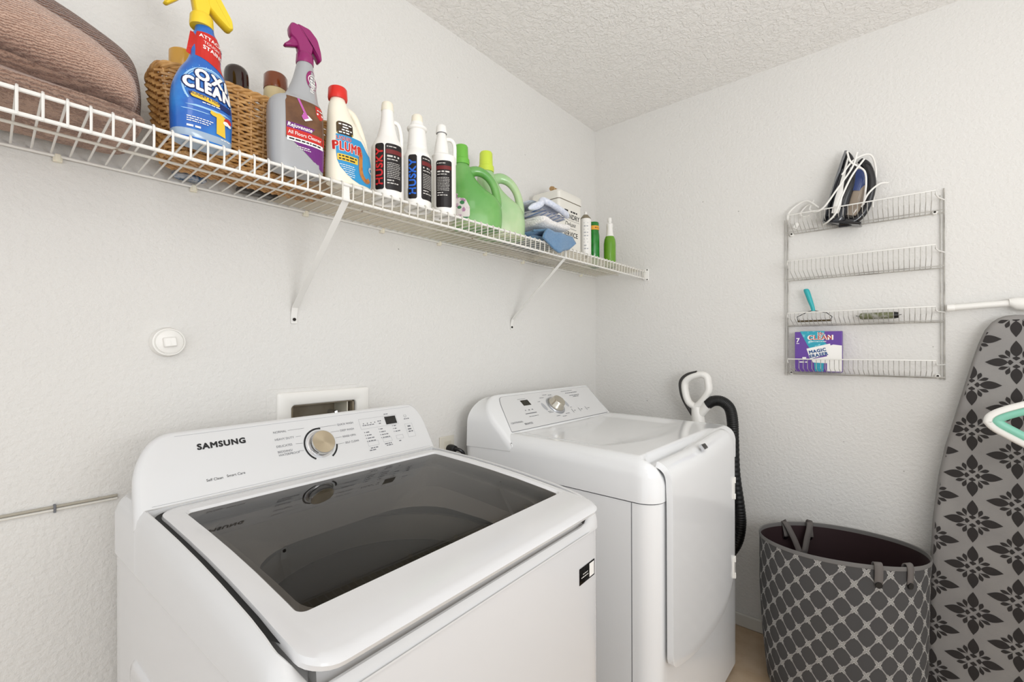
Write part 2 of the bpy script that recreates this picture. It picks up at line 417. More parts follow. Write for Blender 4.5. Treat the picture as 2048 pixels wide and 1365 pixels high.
v, f = merge([box_geo(-0.004, 0, YF - 0.016, YF + 0.008, 1.583, 1.644), box_geo(-0.018, -0.003, YF + 0.004, YF + 0.009, 1.588, 1.640)])
o = mesh('end_bracket', v, f, M_WHITE, shelf, bevel=0.002)
for z in (1.638, 1.589): v, f = cyl_geo((-0.004, YF - 0.008, z), (-0.0055, YF - 0.008, z), 0.003, 12); mesh('screw', v, f, M_SCREW, o)

ML = bpy.data.materials.new('clear_liner'); ML.use_nodes = True; N = ML.node_tree.nodes; L = ML.node_tree.links; N.clear()
out = N.new('ShaderNodeOutputMaterial'); tr = N.new('ShaderNodeBsdfTransparent'); tr.inputs[0].default_value = (0.97, 0.95, 0.90, 1)
df = N.new('ShaderNodeBsdfDiffuse'); df.inputs[0].default_value = (*lin('EDE3CF'), 1); tl = N.new('ShaderNodeBsdfTranslucent'); tl.inputs[0].default_value = (*lin('EDE3CF'), 1)
m1 = N.new('ShaderNodeMixShader'); m1.inputs[0].default_value = .55; m2 = N.new('ShaderNodeMixShader'); m2.inputs[0].default_value = .38
L.new(df.outputs[0], m1.inputs[1]); L.new(tl.outputs[0], m1.inputs[2]); L.new(tr.outputs[0], m2.inputs[1]); L.new(m1.outputs[0], m2.inputs[2]); L.new(m2.outputs[0], out.inputs[0])
vs = [(-1.702, -.282, DZ + .0004), (-.03, -.282, DZ + .0004), (-.03, -.012, DZ + .0004), (-1.702, -.012, DZ + .0004)]
o = mesh('shelf_liner', vs, [(0, 1, 2, 3)], ML, smooth=False); tag(o, 'see-through yellowed plastic liner under the bottles on the wire shelf', 'shelf liner')

# ------------------------------------------------------------ washer
W = thing('washing_machine', 'white top-load washer with tinted glass lid and gold dial', 'washing machine', (-1.68, -0.45, 0), math.radians(2.65))
def interp(P, y):
    if y >= P[0][0]: return P[0][1]
    for (a, za), (b, zb) in zip(P, P[1:]):
        if y >= b: return za + (zb - za) * (a - y) / (a - b)
    return P[-1][1]
LZ = [(.345, .957), (.18, .955), (.09, .9525), (0, .948), (-.08, .9425), (-.16, .935), (-.25, .924), (-.29, .9165), (-.32, .9085), (-.345, .898), (-.362, .888), (-.374, .874)]
LL = LZ[:7] + [(-.29, .9180), (-.33, .9135), (-.36, .9095), (-.376, .9060)]
lidz = lambda x, y: interp(LL, y)
def covz(x, y):
    z = interp(LZ, y)
    e_ = max(0, min((x + .335) / .03, (.325 - x) / .05, 1)); e_ = e_ * e_ * (3 - 2 * e_)
    if y < -0.30: z -= min((-0.30 - y) / 0.045, 1) * 0.028 * e_
    return z
def g(x0, x1, y0, y1, r, zf, nc=7, ns=26): return rr(x0, x1, y0, y1, r, zf, nc, ns)
x0, x1, y0, y1 = -.351, .347, -.358, .345
Y1 = .176
lo = [g(x0, x1, y0, Y1, (.002, .035), .850), g(x0, x1, y0, Y1, (.002, .035), lambda x, y: max(covz(x, y) - .030, .853)), g(x0 + .004, x1 - .003, y0 + .002, Y1, (.002, .038), lambda x, y: covz(x, y) - .014),
      g(x0 + .008, x1 - .006, y0 + .004, Y1, (.002, .038), lambda x, y: covz(x, y) - .0075), g(x0 + .012, x1 - .009, y0 + .005, Y1, (.002, .040), lambda x, y: covz(x, y) - .0035), g(x0 + .015, x1 - .018, y0 + .008, Y1, (.002, .042), covz),
      g(-.334, .323, y0 + .011, .171, (.002, .040), lambda x, y: covz(x, y) - (0 if y > -.31 else .001)), g(-.334, .323, y0 + .014, .171, (.002, .040), lambda x, y: covz(x, y) - (.045 if y > -.31 else .017)), g(-.316, .31, y0 + .045, .160, (.002, .035), lambda x, y: covz(x, y) - (.045 if y > -.31 else .017)),
      g(-.262, .262, -.262, .118, .05, lambda x, y: lidz(x, y) - .030), g(-.258, .258, -.258, .112, .06, lambda x, y: lidz(x, y) - .075), g(-.22, .22, -.235, .10, .12, .845)]
v, f = loops_geo(lo, False, False)
lo = [g(x0, x1, .172, y1, (.035, .002), .850), g(x0, x1, .172, y1, (.035, .002), lambda x, y: covz(x, y) - .030), g(x0 + .004, x1 - .003, .172, y1 - .002, (.037, .002), lambda x, y: covz(x, y) - .014),
      g(x0 + .008, x1 - .006, .172, y1 - .003, (.037, .002), lambda x, y: covz(x, y) - .0075), g(x0 + .012, x1 - .009, .172, y1 - .004, (.038, .002), lambda x, y: covz(x, y) - .0035), g(x0 + .015, x1 - .018, .172, y1 - .008, (.04, .002), covz)]
v, f = merge([(v, f), loops_geo(lo, False, True)]); mesh('top_cover', v, f, M_APPLP, W, ang=45)
lo = [g(x0 + .003, x1 - .003, y0 + .003, y1 - .002, .033, .03), g(x0 + .003, x1 - .003, y0 + .003, y1 - .002, .033, .8475), g(x0 + .02, x1 - .02, y0 + .02, y1 - .02, .03, .8478)]
v, f = loops_geo(lo, True, False); mesh('cabinet', v, f, M_APPL, W)
for yy, zz in ((-.30, .12), (-.03, .12)):
    lo = [rr(yy, yy + .235, .08, .66 if yy < -.1 else .70, .03, 0), rr(yy + .004, yy + .231, .084, .656 if yy < -.1 else .696, .028, .004), rr(yy + .012, yy + .223, .092, .648 if yy < -.1 else .688, .022, .005)]
    v, f = loops_geo(lo, False, True); mesh('side_panel', [(x0 + .003 - z, x, y) for x, y, z in v], f, M_APPL, W)
# feet
for sx in (-.30, .29):
    for sy in (-.30, .29):
        v, f = cyl_geo((sx, sy, 0), (sx, sy, .032), .022, 16); mesh('foot', v, f, M_BLACK, W)
v, f = loops_geo([g(-.3338, .3225, -.316, .163, .038, lambda x, y: covz(x, y) - .0035, 7, 26), g(-.3240, .3185, -.316, .158, .036, lambda x, y: covz(x, y) - .0055, 7, 26)], False, False); mesh('lid_gasket', v, f, M_GAP, W)  # added dark strip: paints the shade in the gap round the lid
# lid
L0 = [g(-.318, .312, -.362, .158, .034, lambda x, y: lidz(x, y) - .014), g(-.324, .318, -.371, .165, .038, lambda x, y: lidz(x, y) - .013), g(-.324, .318, -.374, .165, .038, lambda x, y: lidz(x, y) - .006),
      g(-.3225, .3155, -.368, .163, .037, lambda x, y: lidz(x, y) - .001), g(-.317, .310, -.360, .158, .035, lambda x, y: lidz(x, y) + .0005),
      g(-.300, .300, -.300, .135, .02, lambda x, y: lidz(x, y) + .001), g(-.293, .297, -.282, .128, .013, lidz), g(-.288, .290, -.276, .124, .010, lambda x, y: lidz(x, y) - .006),
      g(-.288, .290, -.276, .124, .010, lambda x, y: lidz(x, y) - .013), g(-.318, .312, -.362, .158, .034, lambda x, y: lidz(x, y) - .014)]
v, f = loops_geo(L0, False, False); lid = mesh('lid', v, f, M_APPL, W, ang=32)
MG = bpy.data.materials.new('tinted_glass'); MG.use_nodes = True; N = MG.node_tree.nodes; L = MG.node_tree.links; N.clear()
out = N.new('ShaderNodeOutputMaterial'); tr = N.new('ShaderNodeBsdfTransparent'); tr.inputs[0].default_value = (0.42, 0.40, 0.375, 1)
gl = N.new('ShaderNodeBsdfGlossy'); gl.inputs['Roughness'].default_value = 0.015; gl.inputs[0].default_value = (0.95, 0.95, 0.95, 1)
fr = N.new('ShaderNodeFresnel'); fr.inputs[0].default_value = 1.36; mx = N.new('ShaderNodeMixShader')
L.new(fr.outputs[0], mx.inputs[0]); L.new(tr.outputs[0], mx.inputs[1]); L.new(gl.outputs[0], mx.inputs[2]); L.new(mx.outputs[0], out.inputs[0])
vs = []; fs = []; ny = 24
for j in range(ny + 1):
    y = -.277 + .402 * j / ny
    vs += [(-.289, y, lidz(0, y) - .0045), (.291, y, lidz(0, y) - .0045)]
for j in range(ny): fs.append((2 * j, 2 * j + 1, 2 * j + 3, 2 * j + 2))
mesh('lid_window', vs, fs, MG, lid, label='dark tinted glass window')
MT = mat('tub_grey', '7C766F', 0.45); MT2 = mat('tub_rim', 'D5D2CC', 0.4)
v, f = Loft([(.42, .05), (.42, .225), (.46, .245), (.70, .245), (.76, .236)]).geo(56)
o = mesh('wash_tub', [(x, y - .07, z) for x, y, z in v], f[:-1], MT, W)
v, f = loops_geo([[(.236 * math.cos(a_), .236 * math.sin(a_) - .07, .76) for a_ in [PI / 4 + 2 * PI * k / 132 for k in range(132)]], [(.230 * math.cos(a_), .230 * math.sin(a_) - .07, .80) for a_ in [PI / 4 + 2 * PI * k / 132 for k in range(132)]], [(.238 * math.cos(a_), .238 * math.sin(a_) - .07, .822) for a_ in [PI / 4 + 2 * PI * k / 132 for k in range(132)]], [(.250 * math.cos(a_), .250 * math.sin(a_) - .07, .822) for a_ in [PI / 4 + 2 * PI * k / 132 for k in range(132)]], [(.262 * math.cos(a_), .262 * math.sin(a_) - .07, .80) for a_ in [PI / 4 + 2 * PI * k / 132 for k in range(132)]]], False, False)
mesh('tub_ring', v, f, MT2, W)
v, f = Loft([(.42, .17), (.45, .15), (.475, .06), (.56, .035), (.58, .02), (.585, .001)]).geo(32); mesh('agitator', [(x, y - .07, z) for x, y, z in v], f, MT, W)
lo = [g(-.22, .22, -.235, .10, .12, .846), [(.29 * math.cos(0.0 + 2 * PI * k / 132), -.07 + .275 * math.sin(2 * PI * k / 132), .80) for k in range(132)]]
# control console
def console(out2, a, P0, yb, insets, name, m, parent, zb=None, taper=1.0, ang=35):
    """out2: outline (x, v) in the tilted face plane; insets: (inset, depth below face)."""
    a = Vector(a).normalized(); nrm = Vector((0, -a.z, a.y)); P0 = Vector(P0)
    cx = sum(p[0] for p in out2) / len(out2); cv = sum(p[1] for p in out2) / len(out2)
    def ins(d):
        n = len(out2); R = []
        for i in range(n):
            p = Vector(out2[i - 1]); q = Vector(out2[i]); r_ = Vector(out2[(i + 1) % n]); t_ = (r_ - p).normalized()
            R.append((q.x - t_.y * d, q.y + t_.x * d))
        return R
    loops = []
    for d, dep in insets:
        loops.append([tuple(P0 + Vector((x, 0, 0)) + a * vv - nrm * dep) for x, vv in ins(d)])
    loops = loops[::-1] if False else loops
    last = loops[0]
    back = [(cx + (x - cx) * taper, yb, (z if zb is None or q[1] > .01 else zb)) for (x, y, z), q in zip(last, out2)]
    v, f = loops_geo([back] + loops, True, True)
    o = mesh(name, v, f, m, parent, ang=ang)
    def F(off=0.0008):
        return lambda u, vv: tuple(P0 + Vector((u, 0, 0)) + a * vv + nrm * off)
    return o, F, a, nrm, P0
def outline(pts, nsub=6):
    """pts: list of (x, v, r) corners, counter-clockwise; rounds each by r."""
    R = []; n = len(pts)
    for i in range(n):
        p = Vector(pts[i - 1][:2]); q = Vector(pts[i][:2]); s = Vector(pts[(i + 1) % n][:2]); r = pts[i][2]
        d0 = (p - q); d1 = (s - q); r0 = min(r, d0.length * .49, d1.length * .49)
        A = q + d0.normalized() * r0; B = q + d1.normalized() * r0
        for k in range(nsub + 1):
            t = k / nsub; R.append(tuple(A * (1 - t) ** 2 + q * 2 * t * (1 - t) + B * t * t))
    return R
wo = outline([(-.352, -.030, .004), (.345, -.030, .004), (.338, .10, .05), (.315, .1435, .045), (-.305, .1435, .075), (-.342, .085, .05)], 8)
con, WF, wa, wn, wP = console(wo, (0, .07, .125), (0, .18, .955), .285, [(0, .018), (0, .010), (.002, .005), (.005, .0015), (.010, 0)], 'console', M_APPLP, W, taper=.955)
P = Print(WF(.0006))
P.text('SAMSUNG', -.2405, .0965, .0165, 'L', bold=.065, sx=1.08)
P.text('Self Clean', -.236, .029, .0074, 'L'); P.text('Smart Care', -.166, .030, .0074, 'R')
P.disc(.0085, .0645, .0415, n=40, r0=.0375, a0=78, a1=238); P.disc(.0085, .0645, .0415, n=12, r0=.0375, a0=300, a1=350)
P.done('lettering', M_DECO, con, 'black lettering and arc round the dial')
P = Print(WF(.0006))
for s, u, vv in (('NORMAL', -.093, .107), ('HEAVY DUTY', -.093, .0895), ('DELICATES', -.093, .073), ('BEDDING/', -.093, .060), ('WATERPROOF', -.093, .0525)):
    P.text(s, u, vv, .0072, 'L')
for s, u, vv in (('QUICK WASH', .062, .104), ('DEEP WASH', .066, .0875), ('RINSE+SPIN', .068, .071), ('SELF CLEAN', .070, .0545)): P.text(s, u, vv, .0072, 'L')
for a_, b_, va, vb in ((-.060, -.022, .110, .110), (-.046, -.034, .092, .092), (-.050, -.034, .0755, .074), (-.046, -.036, .058, .056), (.012, .059, .1065, .1065), (.040, .063, .090, .090), (.048, .065, .0735, .0735), (.047, .067, .057, .057)):
    P.poly([(a_, va - .0003), (b_, vb - .0003), (b_, vb + .0003), (a_, va + .0003)])
for i, (u, n_) in enumerate(((.131, 4), (.176, 4), (.221, 3))):
    for k2 in range(n_):
        vv = .0745 - k2 * .0082 + i * .003
        P.disc(u, vv, .0011, .0016, 6); P.greek(u + .004, u + .004 + [.010, .014, .020, .024][k2] * (.8 if i == 2 else 1), vv - .0015, .003, seed=k2 + i * 5)
for u in (.135, .147, .158, .170): P.disc(u, .0985, .0016, n=8)
P.greek(.131, .166, .0925, .0026, 3); P.greek(.179, .190, .099, .003, 8); P.greek(.181, .190, .092, .003, 9)
for u, vv in ((.135, .029), (.130, .0235), (.180, .033), (.184, .028), (.227, .034)): P.greek(u, u + .022 if u < .2 else u + .008, vv, .003, seed=int(u * 999))
P.disc(.273, .104, .0045, n=14, r0=.0038, a0=110, a1=430); P.greek(.266, .284, .094, .003, 4)
P.greek(.270, .280, .070, .005, 2); P.greek(.268, .284, .062, .004, 6); P.greek(.268, .284, .055, .004, 7)
P.greek(.205, .222, .1165, .0024, 12)
P.done('lettering', M_DECOG, con, 'small grey cycle names and pointer lines')
P = Print(WF(.0004)); P.rect(-.275, .300, .1300, .1306, nu=4, nv=1); P.rect(-.325, .325, .0030, .0036, nu=4, nv=1); P.done('panel_line', M_DECOL, con)
P = Print(WF(.0006))
def frame(P, u0, u1, v0, v1, t_=.0005):
    P.rect(u0, u1, v0, v0 + t_, nu=1, nv=2); P.rect(u0, u1, v1 - t_, v1, nu=1, nv=2); P.rect(u0, u0 + t_, v0, v1, nu=1, nv=2); P.rect(u1 - t_, u1, v0, v1, nu=1, nv=2)
frame(P, .124, .243, .084, .1125); frame(P, .131, .163, .036, .048); frame(P, .178, .206, .0395, .0505); frame(P, .222, .245, .041, .052); frame(P, .262, .288, .040, .080, .0004)
P.done('lettering', M_DECOL, con, 'pale grey button outlines')
P = Print(WF(.0009)); P.rect(.2035, .2395, .087, .1095, nu=1, nv=2); P.done('display', M_BLKG, con, 'black digital display')
def place(o, P0, a, n_, u, vv):
    Z = n_; Y = a; X = Y.cross(Z); m_ = Matrix((X, Y, Z)).transposed().to_4x4(); m_.translation = P0 + Vector((u, 0, 0)) + a * vv; o.matrix_local = m_
M_GOLD = mat('brushed_gold', 'C4B79F', 0.30, metal=1.0, aniso=0.85)
N, L, b = nodes(M_GOLD); tg = N.new('ShaderNodeTangent'); tg.direction_type = 'RADIAL'; tg.axis = 'Z'; L.new(tg.outputs[0], b.inputs['Tangent'])
v, f = Loft([(.0, .0335), (.0015, .0335), (.002, .0315), (.0022, .0308)]).geo(48); o = mesh('dial_ring', v, f, M_CHROME, con); place(o, wP, wa, wn, .0075, .0645)
v, f = Loft([(.0, .0290), (.014, .0288), (.0165, .0283), (.0175, .0275)]).geo(56); kn = mesh('dial', v, f, mat('dial_side', 'C9C7C4', .12, metal=1), con, label='gold brushed metal dial'); place(kn, wP, wa, wn, .0075, .0645)
v, f = Loft([(.0174, .0272), (.0178, .0268), (.0179, .0001)]).geo(56); mesh('dial_face', v, f, M_GOLD, kn)
# sticker on the front
P = Print(lambda u, vv: (u, y0 + .0022, vv)); P.rect(.248, .312, .754, .788, nu=1, nv=1, slant=0); st = P.done('energy_sticker', M_BLKG, W, 'small black and white sticker')
P = Print(lambda u, vv: (u, y0 + .0018, vv)); P.rect(.289, .309, .757, .785, nu=1); P.greek(.256, .284, .766, .0022, 1); P.greek(.262, .284, .772, .0018, 2); P.done('lettering', M_WHITEP, st)

# ------------------------------------------------------------ dryer
D = thing('clothes_dryer', 'white front-load dryer with curved door in the corner', 'dryer', (0, 0, 0))
dx0, dx1, dy0, dy1 = -1.060, -0.302, -0.803, -0.055
def gt_(x): return min(1, max(0, (x + 1.035) / .035)) * min(1, max(0, (-.45 - x) / .30))
def dz(x, y):
    z = .9455 - max(0, -.45 - y) * .012
    e = min(x - dx0, dx1 - x, y - dy0)
    # shallow dish
    ss = lambda t: (lambda c: c * c * (3 - 2 * c))(min(max(t, 0), 1))
    z -= .009 * ss((x - dx0 - .05) / .07) * ss((dx1 - .05 - x) / .07) * ss((y + .735 - .05 + .08 * ((x + .69) / .3) ** 2 * -1) / .06) * ss((-.25 - y) / .06)
    # finger groove behind the door edge
    q = min(max((-.745 - y) / .011, 0), 1); z -= .030 * q * q * (3 - 2 * q) * gt_(x)
    return z
steps = [(0, 0.052), (.002, .040), (.006, .027), (.012, .0165), (.018, .010), (.024, .0055), (.030, .002), (.036, 0)] + [(.036 + .006 * k2, 0) for k2 in range(1, 22)] + [(.18, 0), (.21, 0), (.25, 0), (.29, 0), (.33, 0)]
lo = [g(dx0, dx1, dy0, dy1, (.055, .055, .028), .822, 8, 50)]
for i_, (d_, dr) in enumerate(steps):
    lo.append(g(dx0 + d_, dx1 - d_, dy0 + d_, dy1 - d_ * .9, (max(.055 - d_ * .6, .01), max(.055 - d_ * .6, .01), max(.028 - d_ * .3, .01)), (lambda dr: lambda x, y: dz(x, y) - dr)(dr), 8, 50))
v, f = loops_geo(lo, False, True); mesh('top_cover', v, f, M_APPLD, D, ang=60)
c0 = .003
lo = [g(dx0 + c0, dx1 - c0, dy0 + c0, dy1, (.053, .053, .026), .03), g(dx0 + c0, dx1 - c0, dy0 + c0, dy1, (.053, .053, .026), .8185), g(dx0 + .03, dx1 - .03, dy0 + .03, dy1 - .03, .03, .819)]
v, f = loops_geo(lo, True, False); mesh('cabinet', v, f, M_APPLD, D)
v, f = merge([box_geo(dx0 + .0022, dx0 + .0032, -.733, -.7312, .04, .8185)]); mesh('side_seam', v, f, M_DECOG, D, smooth=False)
for sx in (dx0 + .06, dx1 - .06):
    for sy in (dy0 + .06, dy1 - .06): v, f = cyl_geo((sx, sy, 0), (sx, sy, .032), .022, 16); mesh('foot', v, f, M_BLACK, D)
# wrap-over door
prof = cr([(-.781, .9425), (-.793, .9400), (-.808, .930), (-.817, .912), (-.822, .885), (-.824, .84), (-.825, .78)], 4) + [(-.825, z) for z in (.70, .62, .54, .46)]
zb = [(a_ - (.032 if a_ > -.6 else 0), b_) for a_, b_ in [(-1.004, .40), (-.998, .384), (-.985, .374), (-.955, .363), (-.86, .341), (-.76, .329), (-.65, .325), (-.52, .333), (-.456, .357), (-.418, .39), (-.402, .43), (-.396, .47)]]
ztt = lambda x: 1.0
xs = [p[0] for p in zb]; xs2 = []
for a_, b_ in zip(xs, xs[1:]): xs2 += [a_ + (b_ - a_) * k2 / 3 for k2 in range(3)]
xs2.append(xs[-1])
def zbot(x):
    for (a_, za), (b_, z_) in zip(zb, zb[1:]):
        if x <= b_: return za + (z_ - za) * (x - a_) / (b_ - a_)
    return zb[-1][1]
vs = []; fs = []; np_ = len(prof)
for x in xs2:
    for j, (y, z) in enumerate(prof):
        sh = max(0, (x + .46) / .064); 
        if j == 0 or True: yy, zz2 = y, z
        if z > .88: zz2 = z - .010 * sh ** 2 - .016 * gt_(x) * min(1, (z - .88) / .05) 
        vs.append((x, yy, zz2))
    zb_ = zbot(x)
    for k2 in range(1, 5): vs.append((x, -.825, .46 + (zb_ - .46) * k2 / 4 if zb_ < .46 else .46 - .0005 * k2))
nn = np_ + 4
for i in range(len(xs2) - 1):
    for j in range(nn - 1): fs.append((i * nn + j, (i + 1) * nn + j, (i + 1) * nn + j + 1, i * nn + j + 1))
dr_ = mesh('door', vs, fs, M_APPLD, D, ang=50)
md = dr_.modifiers.new('s', 'SOLIDIFY'); md.thickness = .017; md.offset = -1 
md = dr_.modifiers.new('b', 'BEVEL'); md.width = .004; md.segments = 3; md.limit_method = 'ANGLE'; md.angle_limit = math.radians(50)
for z in (.715, .430):
    v, f = merge([box_geo(-.452, -.432, -.829, -.80, z - .02, z + .055), cyl_geo((-.440, -.828, z - .022), (-.440, -.828, z - .002), .005, 10), cyl_geo((-.440, -.828, z + .036), (-.440, -.828, z + .058), .005, 10)])
    mesh('hinge', v, f, M_WHITE, D, bevel=.0015)
o = box('latch_catch', -.763, -.725, -.0035, .0035, -.009, .009, M_BLKG, D, bevel=.003, label='small dark latch window'); 
o.location = (0.02, -.8150, .9275); o.rotation_euler = (math.radians(-38), 0, 0)
v, f = merge([box_geo(-.766, -.762, -.0045, .0042, -.009, .009)]); mesh('latch_trim', v, f, M_CHROME, o)
# console
do = outline([(-1.0625, -.050, .004), (-.322, -.050, .004), (-.318, .06, .03), (-.300, .195, .03), (-.985, .197, .07), (-1.058, .12, .06)], 8)
dcon, DF, da, dn, dP = console(do, (0, .14, .12), (0, -.272, .943), -.088, [(0, .022), (.001, .014), (.005, .006), (.010, .0015), (.018, 0)], 'console', M_APPLD, D, zb=.886, taper=1.0, ang=58)
pan = outline([(-1.016, .009, .006), (-.352, .007, .006), (-.330, .10, .05), (-.325, .172, .02), (-.945, .172, .02), (-.965, .14, .05)], 6)
P = Print(DF(.0014)); P.poly(pan); pl = P.done('control_panel', M_APPLP, dcon)
P = Print(DF(.0011)); P.poly([(x + (-.0012 if x < -.6 else .001), vv + (-.0016 if vv < .05 else .001)) for x, vv in pan]); P.done('panel_edge', M_DECOG, dcon)
P = Print(DF(.0020)); P.rect(-.853, -.807, .114, .142, nu=1, nv=2); P.done('display', M_BLKG, dcon, 'black digital display')
P = Print(DF(.0020))
P.rect(-.880, -.812, .0725, .076, nu=1, nv=2); P.greek(-.862, -.815, .148, .002, 2)
for k2 in range(11):
    a_ = math.radians(130 - k2 * 31); cx_, cv_ = -.672 + .066 * math.cos(a_), .092 + .062 * math.sin(a_)
    if abs(math.cos(a_)) < .86: P.greek(cx_ - .014, cx_ + .014, cv_, .0032, k2)
P.greek(-.555, -.470, .160, .003, 3); P.greek(-.535, -.44, .147, .004, 5); P.greek(-.52, -.44, .131, .004, 7); P.greek(-.50, -.45, .123, .004, 8)
for u in (-.590, -.537, -.484): P.rect(u, u + .003, .040, .060, nu=1, nv=2); P.greek(u + .012, u + .028, .048, .004, int(-u * 99))
for u in (-.868, -.848, -.828): P.greek(u, u + .009, .089, .005, int(-u * 77))
P.greek(-.872, -.815, .058, .003, 15); P.text('BRAVOS', -.925, .026, .012, 'L', bold=.02); P.text('CENTENNIAL', -.99, .040, .011, 'L')
P.greek(-.758, -.738, .122, .003, 1); P.greek(-.745, -.725, .066, .003, 2); P.greek(-.597, -.583, .120, .003, 3); P.greek(-.585, -.570, .068, .003, 4)
P.done('lettering', M_DECOG, dcon, 'small grey console lettering')
P = Print(DF(.0020)); P.disc(-.742, .094, .0105, .021, 20); MSB = mat('silver_button', 'B4B6BA', .5); P.done('push_button', MSB, dcon, 'grey oval button'); P = Print(DF(.0020)); P.disc(-.590, .094, .0100, .020, 20); P.done('push_button', MSB, dcon, 'grey oval button')
v, f = Loft([(.0, .0450), (.005, .0450), (.008, .043), (.0095, .040)]).geo(48); o = mesh('dial_ring', v, f, mat('dial_ring_mat', 'B9BBBF', .2, metal=.9), dcon); place(o, dP, da, dn, -.672, .090)
v, f = Loft([(.008, .036), (.014, .035), (.020, .030), (.034, .0275), (.0365, .0255), (.0370, .0001)]).geo(48); o = mesh('dial', v, f, mat('champagne_metal', 'C9C3B6', .22, metal=.95), dcon, label='silver rotary dial'); place(o, dP, da, dn, -.672, .090)

# ------------------------------------------------------------ bottles on the shelf
def pl_loft(secs, m, name, parent, sub=4, n=40, **k):
    l = Loft(secs, sub); l.obj(name, m, parent, n, **k); return l
def trigger(m, parent, z0, s=1.0, rx=.018, style=0, m2=None):
    """trigger spray head: collar, body, nozzle, lever; points towards -X"""
    Loft([(z0, rx), (z0 + .004 * s, rx * 1.03), (z0 + .020 * s, rx * .98), (z0 + .024 * s, rx * .85)]).obj('collar', m, parent, 28)
    if style == 0:
        pts = [(.010, z0 + .020), (.014, z0 + .045), (.026, z0 + .062), (.002, z0 + .098), (-.030, z0 + .108), (-.046, z0 + .106), (-.049, z0 + .090), (-.030, z0 + .082), (-.018, z0 + .060), (-.012, z0 + .020)]
        back = [(.004, z0 + .088), (.030, z0 + .073), (.052, z0 + .040), (.054, z0 + .022), (.046, z0 + .018), (.026, z0 + .030), (.008, z0 + .045)]
        lev = [(-.022, z0 + .080), (-.012, z0 + .070), (-.026, z0 + .048), (-.040, z0 + .030), (-.056, z0 + .012), (-.062, z0 + .014), (-.050, z0 + .036), (-.040, z0 + .056), (-.034, z0 + .080)]
    else:
        pts = [(.012, z0 + .020), (.016, z0 + .040), (.020, z0 + .062), (-.002, z0 + .080), (-.030, z0 + .082), (-.036, z0 + .070), (-.034, z0 + .052), (-.020, z0 + .044), (-.014, z0 + .020)]
        back = [(-.020, z0 + .083), (.008, z0 + .082), (.026, z0 + .066), (.034, z0 + .040), (.036, z0 + .022), (.030, z0 + .016), (.022, z0 + .030), (.010, z0 + .048), (-.010, z0 + .066)]
        lev = [(-.014, z0 + .056), (-.006, z0 + .044), (-.016, z0 + .034), (-.042, z0 + .024), (-.046, z0 + .027), (-.034, z0 + .040), (-.028, z0 + .056)]
    for nm, pp, hw in (('spray_head', pts, .010), ('spray_shroud', back, .011), ('trigger_lever', lev, .007)):
        pr = outline([(a_, b_, .006) for a_, b_ in pp], 4)
        v, f = loops_geo([[(x, -hw * .55, z) for x, z in ins_(pr, .002)], [(x, -hw, z) for x, z in ins_(pr, .0035)][:0] or [(x, -hw * .8, z) for x, z in pr], [(x, hw * .8, z) for x, z in pr], [(x, hw * .55, z) for x, z in ins_(pr, .002)]])
        v, f = loops_geo([[(x, -hw, z) for x, z in ins_(pr, .0022)], [(x, -hw * .7, z) for x, z in pr], [(x, hw * .7, z) for x, z in pr], [(x, hw, z) for x, z in ins_(pr, .0022)]])
        mesh(nm, v, f, m, parent, ang=50)
def ins_(P_, d):
    cx = sum(p[0] for p in P_) / len(P_); cz = sum(p[1] for p in P_) / len(P_); R = []
    n = len(P_); area_ = sum(P_[i - 1][0] * P_[i][1] - P_[i][0] * P_[i - 1][1] for i in range(n)); sg = 1 if area_ > 0 else -1
    for i in range(n):
        a_ = P_[i - 1]; c_ = P_[(i + 1) % n]; t_ = Vector((c_[0] - a_[0], c_[1] - a_[1]))
        if t_.length < 1e-7: R.append(P_[i]); continue
        t_.normalize(); R.append((P_[i][0] - sg * t_.y * d, P_[i][1] + sg * t_.x * d))
    return R

# blue stain remover spray bottle
t = thing('spray_bottle', 'blue OXI CLEAN spray bottle with yellow trigger head', 'spray bottle', (-1.930, -.262, DZ), math.radians(4))
M_BLUE = mat('blue_label', '1E5FB5', .22, coat=.4, vary=(18, '2F86D2', .45, .75))
body = pl_loft([(0, .046, .026, 0, 0, 2.6), (.004, .049, .029, 0, 0, 2.6), (.03, .051, .031, 0, 0, 2.4), (.07, .052, .031, 0, 0, 2.3), (.105, .048, .030, 0, 0, 2.2), (.135, .039, .027, .002, 0, 2.1), (.155, .030, .024, .004, 0, 2), (.172, .026, .022, .006, 0, 2), (.19, .027, .021, .007, 0, 2), (.212, .022, .019, .006, 0, 2), (.222, .017, .017, .005, 0, 2), (.235, .015, .015, .005, 0, 2)],
               M_BLUE, 'bottle_body', t)
Loft([(-.0006, .0462, .0262, 0, 0, 2.6), (.004, .0493, .0293, 0, 0, 2.6), (.016, .0505, .0305, 0, 0, 2.6), (.0165, .0500, .0300, 0, 0, 2.6)]).obj('clear_base', mat('clear_base', '9DB0C4', .12), t, 40)
M_RED = mat('red_print', 'C4261D', .35); M_YEL = mat('yellow_plastic', 'EBCB33', .35); M_NAVY = mat('navy_print', '14265E', .4); M_YELP = mat('yellow_print', 'E5BE3A', .4)
P = Print(body.x(.0008))
P.rows([(.152 + k2 * .0058, -.024, .034) if k2 < 6 else (.152 + k2 * .0058, -.021, .033 - (k2 - 6) * .0016) for k2 in range(11)], 10)
P2 = Print(body.x(.0008))
R = []
for k2 in range(14):
    v_ = .150 + k2 * .005; R.append((v_, v_))
vs = []; fs = []
for i in range(15):
    for j in range(11):
        u = -.028 + .062 * j / 10; lo_ = .170 - .028 * j / 10; hi_ = .214; vs.append((u * (1 - .25 * i / 14) + .001, lo_ + (hi_ - lo_) * i / 14))
for i in range(14):
    for j in range(10): q = i * 11 + j; fs.append((q, q + 1, q + 12, q + 11))
P2.add(vs, fs); P2.done('neck_label', M_RED, t, 'red neck label')
